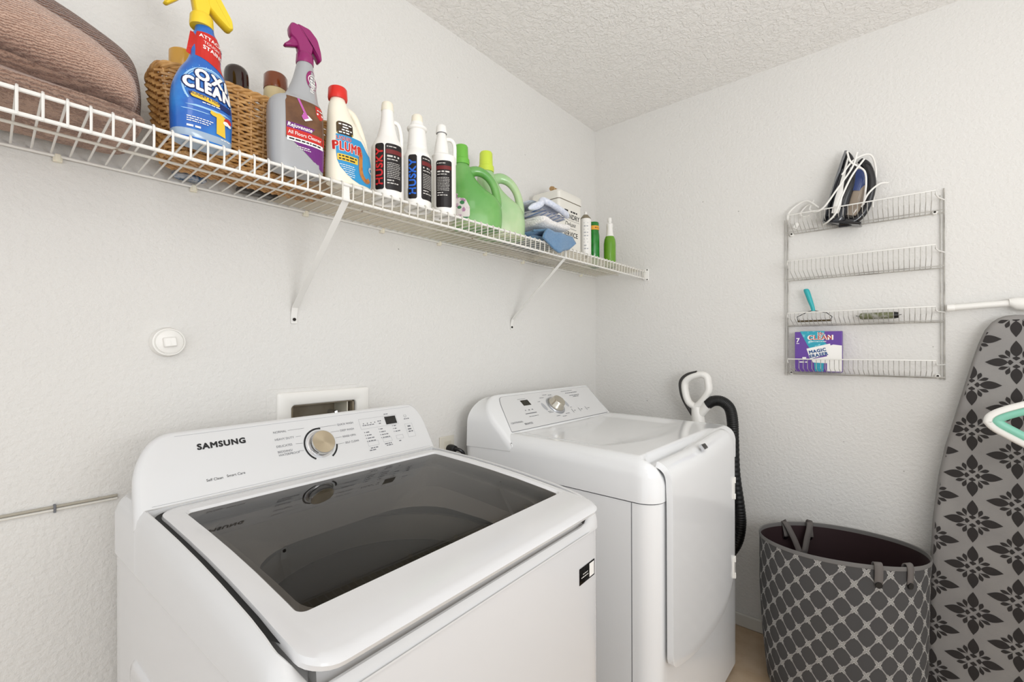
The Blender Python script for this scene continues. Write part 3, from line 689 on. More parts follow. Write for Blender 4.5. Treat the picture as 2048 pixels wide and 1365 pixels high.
P = Print(body.x(.0014)); P.text('ATTACKS', .012, .198, .0095, 'C', bold=.03, up=-.25); P.text('TOUGH', .010, .188, .0075, 'C', up=-.3); P.text('STAINS', .013, .176, .0105, 'C', bold=.03, up=-.3)
P.done('lettering', M_WHITEP, t)
P = Print(body.x(.0007)); P.disc(.004, .098, .044, n=40, r0=.041, a0=-20, a1=215); P.disc(.004, .098, .040, n=40, r0=.0385, a0=20, a1=190)
rnd = random.Random(3)
for k2 in range(60):
    a_ = rnd.uniform(-.5, 3.7); q_ = rnd.uniform(.030, .050); P.disc(.004 + q_ * math.cos(a_) * .9, .098 + q_ * math.sin(a_), rnd.uniform(.0003, .0010), n=6)
P.rows([(.0605, -.030, .040), (.0615, -.036, .044), (.064, -.020, .030)], 12); P.rows([(.052, -.038, -.002), (.0535, -.042, .004)], 8)
P.done('label_artwork', mat('pale_blue_print', '9CC8EA', .35), t, 'pale blue water swirl')
P = Print(body.x(.0012)); P.text('OXI', .008, .1130, .028, 'C', bold=.15, up=-.10, sp=.12); P.text('CLEAN', .002, .0915, .029, 'C', bold=.15, sx=.76, up=-.10, sp=.12)
P.rect(-.030, .044, .0765, .0875, .005, slant=-.10); P.done('lettering', M_NAVY, t)
P = Print(body.x(.0019)); sp_ = True; P.text('OXI', .008, .1130, .028, 'C', bold=.07, up=-.10, sp=.12); P.text('CLEAN', .002, .0915, .029, 'C', bold=.07, sx=.76, up=-.10, sp=.12)
for k2, (u, v_) in enumerate(((-.034, .038), (-.034, .034), (-.034, .030))): P.greek(u, u + .042 - k2 * .004, v_, .002, k2)
P.greek(-.034, -.008, .020, .0045, 9); P.greek(.022, .040, .012, .002, 11); P.greek(-.010, .024, .0705, .0022, 5)
P.done('lettering', M_WHITEP, t)
P = Print(body.x(.0018)); P.rect(-.028, .020, .0775, .0865, .0042, slant=-.10)
P.poly([(.004, .062), (.014, .060), (.020, .062), (.030, .058), (.037, .049), (.032, .046), (.029, .049), (.031, .018), (.014, .021), (.014, .052), (.007, .053), (.003, .056)])
P.done('label_artwork', M_YELP, t, 'yellow T-shirt and yellow banner')
P = Print(body.x(.0022)); P.text('LAUNDRY & MORE', -.004, .0795, .0062, 'C', bold=.02, up=-.10); P.done('lettering', M_NAVY, t)
P = Print(body.x(.0021)); P.disc(.036, .052, .008, .006, 12); P.done('label_artwork', M_RED, t, 'red spot')
P = Print(body.x(.0022)); P.disc(.032, .047, .006, .004, 12); P.disc(.039, .045, .004, .003, 10); P.done('label_artwork', M_WHITEP, t)
Loft([(.222, .0155, .0155, .005), (.232, .0155, .0155, .005)]).obj('neck', mat('neck_clear', 'B59A78', .2), t, 24)
tr0 = trigger(M_YEL, t, .230, 1.0, .0195, 0)

# floor cleaner spray bottle
t = thing('spray_bottle', 'grey floor cleaner spray bottle with purple trigger head', 'spray bottle', (-1.749, -.261, DZ), math.radians(-4))
M_SILV = mat('silver_grey_plastic', 'A3A4A6', .3, coat=.2)
body = pl_loft([(0, .052, .027, 0, 0, 3.2), (.004, .056, .031, 0, 0, 3.2), (.05, .0585, .033, 0, 0, 3), (.10, .059, .033, 0, 0, 3), (.140, .0575, .031, 0, 0, 2.8), (.158, .050, .028, .004, 0, 2.5), (.166, .040, .025, .010, 0, 2.2), (.180, .033, .023, .014, 0, 2.1), (.215, .024, .020, .018, 0, 2), (.250, .0175, .0175, .020, 0, 2), (.256, .016, .016, .020, 0, 2)],
               M_SILV, 'bottle_body', t)
M_BRN = mat('brown_wood_print', '5B3B26', .35, vary=(25, '7A5436', .4, .7)); M_PUR = mat('purple_print', '6B2174', .35); M_MAG = mat('magenta_plastic', '8C1F62', .3, coat=.2)
P = Print(body.x(.0008)); P.rows([(.062 + .094 * k2 / 14, -.032 if k2 < 13 else -.029, .0545) for k2 in range(15)], 14); P.done('front_label', M_BRN, t, 'brown wood-floor label')
P = Print(body.x(.0011)); P.rows([(.009, .046, .054), (.03, .020, .0545), (.048, -.004, .055), (.060, -.022, .0555)], 10); P.rows([(.084, -.031, .020), (.097, -.031, .030)], 6); P.done('front_label', M_PUR, t, 'purple label corner')
P = Print(body.x(.0012)); P.rows([(.066, -.031, .054), (.084, -.031, .054)], 10); P.rows([(.124, .042, .046), (.132, .034, .053), (.153, .032, .053)], 8); P.done('label_band', M_RED, t, 'red band')
P = Print(body.x(.0014)); P.rect(-.030, .050, .0565, .0655, .0, nu=10); P.done('label_band', M_WHITEP, t)
P = Print(body.x(.0018)); P.text('Rejuvenate', -.029, .0870, .0120, 'L', bold=.03, slant=.2, sx=.92); P.text('All Floors Cleaner', -.028, .0715, .0108, 'L', bold=.01, sx=.88)
P.greek(.036, .050, .143, .003, 1); P.greek(.035, .051, .134, .005, 2); P.greek(-.01, .02, .047, .002, 3); P.greek(-.004, .02, .043, .002, 4)
P.poly([(.004, .126), (.016, .122), (.024, .116), (.008, .108), (.002, .113)]); P.done('lettering', M_WHITEP, t)
P = Print(body.x(.0019)); P.greek(-.026, .046, .0595, .0035, 6, .9); P.done('lettering', M_DECO, t)
P = Print(body.x(.0020)); P.poly([(-.008, .155), (-.003, .155), (.010, .127), (.016, .117), (.004, .110), (.000, .117), (.005, .126)]); P.done('label_artwork', mat('pink_print', 'B95AA5', .4), t, 'pink mop')
P = Print(body.x(.0010)); P.disc(.030, .213, .015, .022, 24); P.done('neck_emblem', M_MAG, t, 'magenta round emblem')
P = Print(body.x(.0016)); P.disc(.031, .213, .012, n=24, r0=.0105); P.greek(.024, .038, .216, .004, 3); P.greek(.023, .039, .209, .004, 4); P.text('FREE', .033, .195, .012, 'C', bold=.02, rot=1.45); P.done('lettering', M_WHITEP, t)
hd = thing('x', 'x', 'x'); bpy.data.objects.remove(hd)
def shift(t_, before, dx):
    for c in t_.children:
        if c.name not in before: c.location.x += dx
bf = {c.name for c in t.children}; trigger(M_MAG, t, .252, 1.0, .0185, 1); shift(t, bf, .020)

# drain opener bottle
t = thing('drain_opener_bottle', 'white PLUMR drain opener bottle with red cap', 'bottle', (-1.622, -.262, DZ), math.radians(5))
body = pl_loft([(0, .052, .026, 0, 0, 2.8), (.004, .056, .030, 0, 0, 2.8), (.04, .0575, .031, 0, 0, 2.6), (.08, .056, .031, 0, 0, 2.5), (.115, .048, .030, -.006, 0, 2.4), (.145, .036, .027, -.017, 0, 2.3), (.170, .0275, .023, -.025, 0, 2.1), (.190, .022, .020, -.028, 0, 2), (.200, .0175, .0175, -.029, 0, 2), (.208, .0165, .0165, -.029, 0, 2)],
               M_CREAM, 'bottle_body', t)
tube('handle', cr([(-.012, 0, .187), (.012, 0, .182), (.030, 0, .155), (.044, 0, .118), (.049, 0, .085), (.046, 0, .06)], 5), [.009] * 4 + [.0095] * 20 + [.010] * 2, M_CREAM, t, 12) if False else tube('handle', cr([(-.012, 0, .187), (.012, 0, .182), (.030, 0, .155), (.044, 0, .118), (.049, 0, .085), (.046, 0, .06)], 5), .0092, M_CREAM, t, 12)
Loft([(.203, .0215, .0215, -.029), (.207, .0225, .0225, -.029), (.228, .0215, .0215, -.029), (.2305, .0195, .0195, -.029), (.2308, .0001, .0001, -.029)]).obj('cap', mat('red_plastic', 'D52B20', .3), t, 32, label='red screw cap')
P = Print(body.x(.0008)); M_SKY = mat('blue_print', '2F8FC4', .35)
P.rows([(.006, .010, .046), (.012, -.010, .050), (.02, -.024, .052), (.035, -.040, .0535), (.05, -.046, .054), (.07, -.0475, .053), (.085, -.0475, .046), (.107, -.047, .020), (.112, -.047, .015)], 14); P.done('front_label', M_SKY, t, 'blue label')
P = Print(body.x(.0010)); P.rect(-.046, -.008, .112, .143, .006, 10); P.done('front_label', mat('dark_gold_print', '2C1C10', .4, vary=(30, '5E4A22', .5, .8)), t, 'black and gold label top')
P = Print(body.x(.0013)); P.rect(-.046, .004, .050, .0655, .002, 10); P.poly([(-.045, .114), (-.010, .114), (-.010, .118), (-.045, .118)]); P.done('label_band', M_YELP, t, 'yellow band')
P = Print(body.x(.0012)); P.text('PLUMR', -.019, .0745, .0300, 'C', bold=.08, sx=.66); P.text('LIQUID', -.030, .0995, .0115, 'C', bold=.07, sx=.8); P.done('lettering', M_WHITEP, t)
P = Print(body.x(.0018)); P.text('PLUMR', -.019, .0745, .0300, 'C', bold=.04, sx=.66, sp=.08); P.text('LIQUID', -.030, .0995, .0115, 'C', bold=.03, sx=.8, sp=.07); P.done('lettering', M_RED, t)
P = Print(body.x(.0019))
for k2, (a_, b_) in enumerate(((-.042, -.012), (-.034, -.016), (-.036, -.012), (-.042, -.013))): P.greek(a_, b_, .135 - k2 * .0065, .0038, k2 + 1)
for k2 in range(6): P.greek(-.042 + k2 * .004, -.004, .040 - k2 * .0048, .0018, k2 + 20)
P.done('lettering', M_WHITEP, t)
P = Print(body.x(.0020)); P.greek(-.043, .001, .0595, .0040, 31); P.greek(-.043, .001, .0525, .0040, 32); P.done('lettering', M_DECO, t)
M_ORG = mat('orange_print', 'BF7A33', .4, vary=(60, '8A4C1C', .45, .7))
P = Print(body.x(.0016))
path = cr([(.006, .094), (.012, .080), (.012, .055), (.014, .034), (.022, .022), (.033, .018), (.040, .026)], 4)
for a_, b_ in zip(path, path[1:]):
    d_ = Vector((b_[0] - a_[0], b_[1] - a_[1])).normalized() * .0055; P.poly([(a_[0] - d_.y, a_[1] + d_.x), (b_[0] - d_.y, b_[1] + d_.x), (b_[0] + d_.y, b_[1] - d_.x), (a_[0] + d_.y, a_[1] - d_.x)])
P.done('label_artwork', M_ORG, t, 'orange pipe')
P = Print(body.x(.0020)); P.disc(.046, .050, .0085, n=16, r0=.004); P.done('label_artwork', mat('silver_print', 'B8BCC0', .3), t, 'silver pipe end')

# three white cleaner bottles
def label_panel(body, t, u0, u1, v0, v1, m, R, lab=None, off=.0006):
    P = Print(body.a(off, R)); P.rect(u0, u1, v0, v1, .006, 12, 8); return P.done('label_panel', m, t, lab)
M_LBLK = mat('label_black', '171112', .3)
M_HRED = mat('husky_red', 'C8262A', .4); M_HBLU = mat('husky_blue', '2566CE', .4); M_DRED = mat('dark_red_print', '6B1A1C', .4)
def husky(x, y, rz, label, style, accent, u_word, u_txt, rx):
    t = thing('cleaner_bottle', label, 'bottle', (x, y, DZ), rz)
    if style == 0:
        s = [(0, rx * .93), (.005, rx), (.12, rx), (.134, rx * .97), (.146, rx * .84), (.160, rx * .66), (.185, rx * .50), (.205, rx * .42), (.222, rx * .38), (.232, rx * .37)]
    elif style == 1:
        s = [(0, rx * .93), (.005, rx), (.125, rx), (.136, rx * .97), (.145, rx * .88), (.153, rx * .77), (.160, rx * .73), (.205, rx * .62), (.209, rx * .64), (.212, rx * .72), (.217, rx * .72), (.220, rx * .56), (.231, rx * .46)]
    else:
        s = [(0, rx * .93), (.005, rx), (.155, rx), (.166, rx * .96), (.172, rx * .84), (.178, rx * .66), (.200, rx * .58), (.222, rx * .46), (.238, rx * .38), (.242, rx * .38)]
    if style == 2: s = [(a_, b_, b_ * (1 if a_ < .17 else 1), (-.0 if a_ < .17 else -.008)) for a_, b_ in s]
    body = pl_loft(s, M_WHITE, 'bottle_body', t, 3, 40)
    top = s[-1][0]; cx = -.008 if style == 2 else 0
    c_ = Loft([(top - .002, .0160, .0160, cx), (top, .0168, .0168, cx), (top + .018, .0148, .0148, cx), (top + .0205, .0128, .0128, cx), (top + .0207, .0001, .0001, cx)])
    c_.obj('cap', M_CREAM if style < 2 else M_WHITE, t, 28)
    Loft([(top - .0035, .0150, .0150, cx), (top - .0022, .0150, .0150, cx)]).obj('cap_shadow_gap', M_DECOG, t, 24)
    if style == 1:
        v, f = merge([tube_geo([((rx * .70 - i_ * .0015) * math.cos(2 * PI * k2 / 32), (rx * .70 - i_ * .0015) * math.sin(2 * PI * k2 / 32), .166 + i_ * .0085) for k2 in range(32)], .0012, 6, True) for i_ in range(5)])
        mesh('grip_ribs', v, f, M_WHITE, t)
    if style == 0: tube('handle', cr([(rx * .40, 0, .206), (rx * .68, 0, .200), (rx * .84, 0, .175), (rx * .86, 0, .145), (rx * .80, 0, .125)], 5), .0055, M_WHITE, t, 10)
    if style == 2: tube('handle', cr([(.004, 0, .225), (rx * .62, 0, .226), (rx * .90, 0, .212), (rx * .92, 0, .18), (rx * .90, 0, .155)], 5), .0062, M_WHITE, t, 10)
    t.scale = (1, 1, (1.03, 1.045, 1.015)[style])
    hi = .132 if style < 2 else .150
    if u_word is not None:
        label_panel(body, t, u_word - .0125, u_word + .0125, .016, hi, M_LBLK, rx)
        P = Print(body.a(.0012, rx)); P.text('HUSKY', u_word + .0092, .016 + (hi - .016) / 2, .0265, 'C', bold=.045, rot=PI / 2, sx=1.05); P.done('lettering', accent, t, 'HUSKY lettering')
    label_panel(body, t, u_txt, u_txt + .048, .016, hi, M_LBLK, rx)
    P = Print(body.a(.0012, rx)); P.greek(u_txt + .004, u_txt + .030, hi - .009, .0028, 1)
    P.rect(u_txt + .004, u_txt + .044, hi - .022, hi - .019, nu=6, nv=1) if False else None
    P.greek(u_txt + .005, u_txt + .040, hi - .034, .0052, 5 + style); P.greek(u_txt + .005, u_txt + .036, hi - .041, .0028, 6)
    for k2 in range(9): P.greek(u_txt + .005, u_txt + .040, hi - .050 - k2 * .0045, .0019, k2 + 40 * style, .75)
    P.greek(u_txt + .005, u_txt + .022, hi - .094, .0032, 70); P.greek(u_txt + .005, u_txt + .034, hi - .101, .0032, 71)
    P.done('lettering', mat('faint_white_print', 'CFCBC6', .5), t)
    P = Print(body.a(.0012, rx)); P.rect(u_txt + .002, u_txt + .046, hi - .026, hi - .015, nu=8, nv=1); P.done('label_band', M_DRED, t, 'dark red band')
    if style == 1:
        P = Print(body.a(.0008, rx)); rnd = random.Random(5)
        for k2 in range(14): P.rect(-.036 + (k2 % 7) * .0013, -.0355 + (k2 % 7) * .0013, .018, .044, nu=1, nv=2)
        P.done('barcode', M_DECO, t)
    return t
husky(-1.504, -.253, math.radians(-25), 'white bottle with red HUSKY lettering and a handle', 0, M_HRED, -.028, -.0125, .0418)
husky(-1.408, -.255, math.radians(-25), 'white ribbed-neck bottle with blue HUSKY lettering', 1, M_HBLU, -.0175 - .004, .0085 - .006, .0385)
husky(-1.312, -.259, math.radians(-26), 'white handled cleaner bottle with only a black text label, beside the green jugs', 2, M_HRED, None, -.034, .0345)

# green jugs
def jug(x, y, rz, label, mb, mc, s=1.0, lab=True, zs=1.0):
    t = thing('detergent_jug', label, 'jug', (x, y, DZ), rz)
    S_ = [(0, .076, .036, .004, 0, 2.6), (.005, .082, .042, .004, 0, 2.6), (.04, .086, .045, .004, 0, 2.4), (.08, .084, .045, .002, 0, 2.3), (.105, .074, .043, -.004, 0, 2.3), (.125, .058, .040, -.018, 0, 2.2), (.150, .044, .036, -.034, 0, 2.1), (.175, .036, .031, -.043, 0, 2), (.195, .030, .028, -.046, 0, 2), (.207, .023, .023, -.047, 0, 2), (.215, .021, .021, -.047, 0, 2)]
    S_ = [(a_ * s, b_ * s, c_ * s, d_ * s, e_, p_) for a_, b_, c_, d_, e_, p_ in S_]
    body = pl_loft(S_, mb, 'jug_body', t, 4, 40)
    P_ = cr([(-.030, 0, .178), (0.002, 0, .190), (.034, 0, .180), (.058, 0, .154), (.071, 0, .118), (.073, 0, .085), (.060, 0, .055)], 5)
    tube('handle', [(a_ * s, b_, c_ * s) for a_, b_, c_ in P_], [.0185 * s - .0055 * s * math.sin(PI * i_ / (len(P_) - 1)) for i_ in range(len(P_))], mb, t, 14)
    cx = -.047 * s
    Loft([(.205 * s, .0265 * s, .0265 * s, cx), (.212 * s, .0275 * s, .0275 * s, cx), (.222 * s, .0265 * s, .0265 * s, cx), (.224 * s, .0235 * s, .0235 * s, cx), (.262 * s, .0220 * s, .0220 * s, cx), (.266 * s, .0195 * s, .0195 * s, cx), (.2665 * s, .0001, .0001, cx)]).obj('cap', mc, t, 32)
    t.scale = (1, 1, zs)
    if lab:
        P = Print(body.a(.0010, .06)); P.rows([(.020, -.085, -.045), (.035, -.085, -.035), (.06, -.085, -.034), (.085, -.085, -.045), (.105, -.085, -.068)], 10); P.done('flower_label', mat('pale_label', 'D9D3CF', .4, vary=(60, 'A7789A', .52, .6)), t, 'white floral label')
        P = Print(body.a(.0016, .06)); P.rows([(.018, -.085, -.048), (.030, -.085, -.038)], 8); P.disc(-.055, .075, .006); P.disc(-.062, .06, .005); P.done('label_artwork', mat('green_print', '3E7A4E', .4), t, 'green leaves')
    return t
M_G1 = mat('green_plastic', '5FA04E', .22, coat=.3, sss=.1, vary=(9, '8DBB72', .4, .85)); M_G1C = mat('green_cap', '6DB545', .35)
M_G2 = mat('pale_green_plastic', '9CC28C', .22, coat=.3, sss=.1, vary=(7, 'C9D6AE', .4, .75)); M_G2C = mat('lime_cap', 'C9DC4A', .35)
jug(-1.136, -.212, math.radians(-36), 'mid-green detergent jug with green cap, the nearer one', M_G1, M_G1C, 1.0, True, 1.04)
jug(-.984, -.182, math.radians(-36), 'pale green detergent jug with lime-yellow cap, behind the mid-green jug', M_G2, M_G2C, 1.05, False, 1.12)

# ------------------------------------------------------------ cloths, tin, small bottles at the right end
def cloth_mat(name, col, col2, sc=180, st=.9, dist=.004, waves=None, stripes=None):
    m = mat(name, col, .95, spec=.1, sheen=.4); N, L, b = nodes(m); tc = N.new('ShaderNodeTexCoord')
    n = N.new('ShaderNodeTexNoise'); n.inputs['Scale'].default_value = sc; n.inputs['Detail'].default_value = 3; L.new(tc.outputs['Object'], n.inputs['Vector'])
    h = n.outputs['Fac']
    if waves:
        wv = N.new('ShaderNodeTexWave'); wv.wave_type = 'BANDS'; wv.bands_direction = 'Z'; wv.inputs['Scale'].default_value = waves; wv.inputs['Distortion'].default_value = 5; wv.inputs['Detail'].default_value = 3; wv.inputs['Detail Scale'].default_value = 1.6
        L.new(tc.outputs['Object'], wv.inputs['Vector']); ad = N.new('ShaderNodeMath'); ad.operation = 'MULTIPLY_ADD'; ad.inputs[1].default_value = .45
        L.new(wv.outputs['Fac'], ad.inputs[0]); L.new(n.outputs['Fac'], ad.inputs[2]); h = ad.outputs[0]
    rp = N.new('ShaderNodeValToRGB'); rp.color_ramp.elements[0].position = .3; rp.color_ramp.elements[1].position = .75 if not waves else 1.0
    rp.color_ramp.elements[0].color = (*lin(col2), 1); rp.color_ramp.elements[1].color = (*lin(col), 1); L.new(h, rp.inputs['Fac'])
    colout = rp.outputs['Color']
    if stripes:
        wv = N.new('ShaderNodeTexWave'); wv.wave_type = 'BANDS'; wv.bands_direction = 'X'; wv.inputs['Scale'].default_value = stripes[0]; wv.inputs['Distortion'].default_value = .6
        L.new(tc.outputs['Object'], wv.inputs['Vector']); r3 = N.new('ShaderNodeValToRGB'); r3.color_ramp.elements[0].position = .80; r3.color_ramp.elements[1].position = .86
        L.new(wv.outputs['Fac'], r3.inputs['Fac']); mx = N.new('ShaderNodeMix'); mx.data_type = 'RGBA'; L.new(r3.outputs['Color'], mx.inputs[0]); L.new(colout, mx.inputs[6]); mx.inputs[7].default_value = (*lin(stripes[1]), 1); colout = mx.outputs[2]
    L.new(colout, b.inputs['Base Color'])
    bp = N.new('ShaderNodeBump'); bp.inputs['Strength'].default_value = st; bp.inputs['Distance'].default_value = dist; L.new(h, bp.inputs['Height']); L.new(bp.outputs['Normal'], b.inputs['Normal'])
    return m
def softloft(name, secs, m, parent, n=40, amp=.003, fr=18, seed=0, sub=4, **k):
    """loft along X: (x, ry, rz, cy, cz, p) with cloth unevenness"""
    l = Loft([(a, b, c, d, e, p) for a, b, c, d, e, p in secs], sub); v, f = l.geo(n); v = swap(v, 'X'); R = []
    for p in v:
        q = Vector(p); d_ = noise.noise_vector(q * fr + Vector((seed * 3.1, 0, seed))) * amp; R.append(tuple(q + d_))
    return mesh(name, R, f, m, parent, ang=80, **k)
def fold(name, x0, x1, y0, y1, z0, z1, m, parent, seed=0, amp=.003, droop=0, layers=2, endr=.35, **k):
    """stack of folded layers with rounded folds facing the room"""
    hh = (z1 - z0) / layers
    for i in range(layers):
        cz = z0 + hh * (i + .5); cy = (y0 + y1) / 2 + (.004 if i % 2 else 0); ry = (y1 - y0) / 2; rz = hh * .54; L_ = x1 - x0
        s = [(x0, ry * .9, rz * endr, cy, cz, 3), (x0 + L_ * .03, ry * .97, rz * .8, cy, cz, 3), (x0 + L_ * .1, ry, rz, cy, cz, 3.2), (x0 + L_ * .5, ry, rz, cy, cz + .001, 3.2), (x1 - L_ * .1, ry, rz, cy, cz - droop * .4, 3.2), (x1 - L_ * .03, ry * .97, rz * .8, cy, cz - droop * .8, 3), (x1, ry * .9, rz * endr, cy, cz - droop, 3)]
        softloft(name, s, m, parent, amp=amp, seed=seed + i * 7, **k)
G_CL = 'folded cloths in front of the tin'
M_CBLUE = cloth_mat('blue_terry', '7FA6C9', '49759F', 500); M_CCHEN = cloth_mat('white_chenille', 'FBF9F6', 'DAD6D2', 200, .8, .004)
M_CSTR = cloth_mat('striped_cloth', 'DAD8DA', 'B9BBC6', 200, .6, .003, stripes=(11, '4F76AE')); M_CWHT = cloth_mat('white_cloth', 'E3E6EE', 'C3CBDD', 120, .5, .003)
t = thing('cleaning_cloth', 'blue terry cloth folded at the bottom of the cloth pile, over the shelf edge', 'cloth', (0, 0, 0), 0)
fold('cloth_fold', -.880, -.690, -.290, -.10, 1.641, 1.682, M_CBLUE, t, 1, layers=2, amp=.005)
vs = []; fs = []; nu_, nv_ = 24, 14
for i in range(nu_ + 1):
    t_ = i / nu_; x = -.885 + .185 * t_; drop = .060 * (1 - abs(t_ - .45) / .6) ** .8 if abs(t_ - .45) < .6 else 0
    for j in range(nv_ + 1):
        q = j / nv_; y = -.255 - .064 * min(q / .45, 1); z = 1.680 - .006 * min(q / .45, 1) - (max(q - .45, 0) / .55) * (.018 + drop)
        vs.append((x + .010 * math.sin(q * 5 + t_ * 3), y - .004 * math.sin(t_ * 9 + q * 4) * q, z + .003 * math.sin(t_ * 14) * q))
for i in range(nu_):
    for j in range(nv_): k2 = i * (nv_ + 1) + j; fs.append((k2, k2 + nv_ + 1, k2 + nv_ + 2, k2 + 1))
o = mesh('hanging_corner', vs, fs, M_CBLUE, t, ang=80, solid=.008)
t = thing('cleaning_cloth', 'fluffy white chenille cloth on the blue cloth', 'cloth', (0, 0, 0), 0)
fold('cloth_fold', -.880, -.700, -.305, -.10, 1.694, 1.728, M_CCHEN, t, 5, layers=1, amp=.009, n=60)
t = thing('cleaning_cloth', 'white cloth with blue stripes rolled on the chenille cloth', 'cloth', (0, 0, 0), 0)
fold('cloth_fold', -.880, -.712, -.292, -.12, 1.737, 1.759, M_CSTR, t, 9, layers=2, amp=.006)
t = thing('cleaning_cloth', 'plain white cloth draped over the top of the cloth pile', 'cloth', (0, 0, 0), 0)
v, f = tube_geo(cr([(-.925, -.27, 1.745), (-.88, -.285, 1.768), (-.845, -.275, 1.792), (-.80, -.285, 1.785), (-.72, -.280, 1.776), (-.665, -.265, 1.770)], 6), [.004, .007, .010] + [.0125] * 25 + [.010, .007, .004], 12)
mesh('cloth_roll', [tuple(Vector(p) + noise.noise_vector(Vector(p) * 25) * .003) for p in v], f, M_CWHT, t)
fold('cloth_fold', -.89, -.70, -.262, -.13, 1.778, 1.792, M_CWHT, t, 12, layers=1, amp=.004)

t = thing('storage_tin', 'cream LAUNDRY SERVICE tin with wooden lid handle', 'tin', (-.5175, -.107, DZ))
M_TIN = mat('cream_enamel', 'E4E1D8', .35)
hx, hy = .0885, .0735
lo = [rr(-hx, hx, -hy, hy, .012, z) for z in (.002, .250)]; lo = [rr(-hx + .004, hx - .004, -hy + .004, hy - .004, .01, 0)] + lo
v, f = loops_geo(lo); mesh('tin_body', v, f, M_TIN, t)
e = .003
lo = [rr(-hx - e, hx + e, -hy - e, hy + e, .014, .251), rr(-hx - e, hx + e, -hy - e, hy + e, .014, .281), rr(-hx + .003, hx - .003, -hy + .003, hy - .003, .012, .289), rr(-hx + .02, hx - .02, -hy + .02, hy - .02, .01, .291)]
v, f = loops_geo(lo); ld = mesh('lid', v, f, M_TIN, t)
lo = [rr(-hx - .0005, hx + .0005, -hy - .0005, hy + .0005, .013, z) for z in (.2485, .2515)]; v, f = loops_geo(lo); mesh('lid_gap', v, f, mat('brown_gap', '6E6355', .6), t)
v, f = cyl_geo((-.045, 0, .317), (.045, 0, .317), .0095, 18); mesh('lid_handle', v, f, mat('wood', 'A9865A', .5), ld, label='wooden dowel handle')
v, f = merge([tube_geo([(sx, 0, .290), (sx, 0, .305)], .003, 8) for sx in (-.034, .034)] + [tube_geo([(sx, .0105 * math.cos(a_), .317 + .0105 * math.sin(a_)) for a_ in [2 * PI * k2 / 16 for k2 in range(16)]], .0018, 6, True) for sx in (-.034, .034)]); mesh('handle_bracket', v, f, mat('brass', 'CDB38A', .3, metal=.8), ld)
P = Print(lambda u, vv: (u, -hy - .0006, vv))
P.text('LAUNDRY', 0.0, .176, .0300, 'C', bold=.02, sx=1.0); P.text('Deluxe', -.004, .142, .029, 'C', bold=.0, slant=.35, up=.05); P.rect(-.055, .045, .132, .1335, nu=1, nv=1); P.rect(-.03, .07, .168, .1690, nu=1, nv=1)
P.text('SERVICE', 0.0, .098, .0300, 'C', bold=.02, sx=1.0); P.greek(-.048, -.012, .205, .008, 2, .9); P.greek(0.0, .052, .205, .008, 3, .9); P.greek(-.045, -.01, .035, .008, 4, .9); P.greek(.002, .045, .035, .008, 5, .9)
P.done('lettering', M_DECO, t)
t = thing('aerosol_can', 'white aerosol can beside the cream tin', 'spray can', (-.368, -.165, DZ))
cn = Loft([(0, .024), (.003, .0255), (.205, .0255), (.210, .0235)]); cn.obj('can_body', M_WHITE, t, 30)
Loft([(.210, .0245), (.214, .024), (.226, .014), (.229, .012)]).obj('dome', mat('dull_metal', '9A927F', .3, metal=.8), t, 28); Loft([(.229, .0075), (.243, .0065), (.245, .004)]).obj('nozzle', M_WHITE, t, 16)
P = Print(cn.a(.0006)); P.rect(.012, .034, .125, .200, nu=6); P.rect(-.030, -.016, .02, .045, nu=4); P.done('printed_label', M_LBLK, t)
P = Print(cn.a(.0006))
for k2 in range(9): P.greek(-.034, -.014, .185 - k2 * .015, .006, k2)
P.done('lettering', M_DECOL, t)
t = thing('green_bottle', 'dark green bottle with orange band, between aerosol can and spray bottle', 'bottle', (-.262, -.145, DZ))
bd = Loft([(0, .026), (.003, .028), (.155, .028), (.170, .0255), (.215, .0255), (.219, .023), (.2195, .0001)]); bd.obj('bottle_body', mat('dark_green', '1E8A2C', .25, coat=.4, vary=(30, '126A20', .4, .7)), t, 30)
P = Print(bd.a(.0008)); P.rows([(.180, -.038, .038), (.200, -.038, .038)], 16); P.done('label_band', mat('orange_band', 'E9A93A', .4), t, 'orange band')
P = Print(bd.a(.0013)); P.greek(-.02, .01, .187, .007, 3); P.done('lettering', M_DRED, t)
t = thing('spray_bottle', 'small clear bottle of green liquid with white cap at the shelf end', 'bottle', (-.212, -.205, DZ))
Loft([(0, .026), (.003, .0295), (.115, .0295), (.135, .027), (.150, .021), (.1505, .0001)]).obj('liquid', mat('green_liquid', '6FA321', .12, coat=.5, vary=(5, '3F7A14', .3, .8)), t, 30)
Loft([(.1495, .0205), (.165, .0165), (.175, .0155), (.195, .0145), (.197, .016), (.212, .0155), (.216, .009), (.222, .008), (.226, .0105), (.240, .0095), (.243, .006)]).obj('spray_cap', M_WHITE, t, 26)

# ------------------------------------------------------------ basket with bottles
bk = thing('wicker_basket', 'long woven wicker basket behind the spray bottles', 'basket', (-1.795, -.135, DZ))
M_WICK = mat('wicker', 'CFA267', .45, vary=(45, '9A6A34', .35, .75)); M_WICKD = mat('wicker_dark', '8E4B22', .3, coat=.3, vary=(30, 'C27A3C', .4, .8))
bx, by, bh = .190, .068, .168
def perim(t_, sc=1.0):
    p = 5.0; a_ = t_ * 2 * PI; r = srad(a_, bx * sc, by * sc, p); return r * math.cos(a_), r * math.sin(a_)
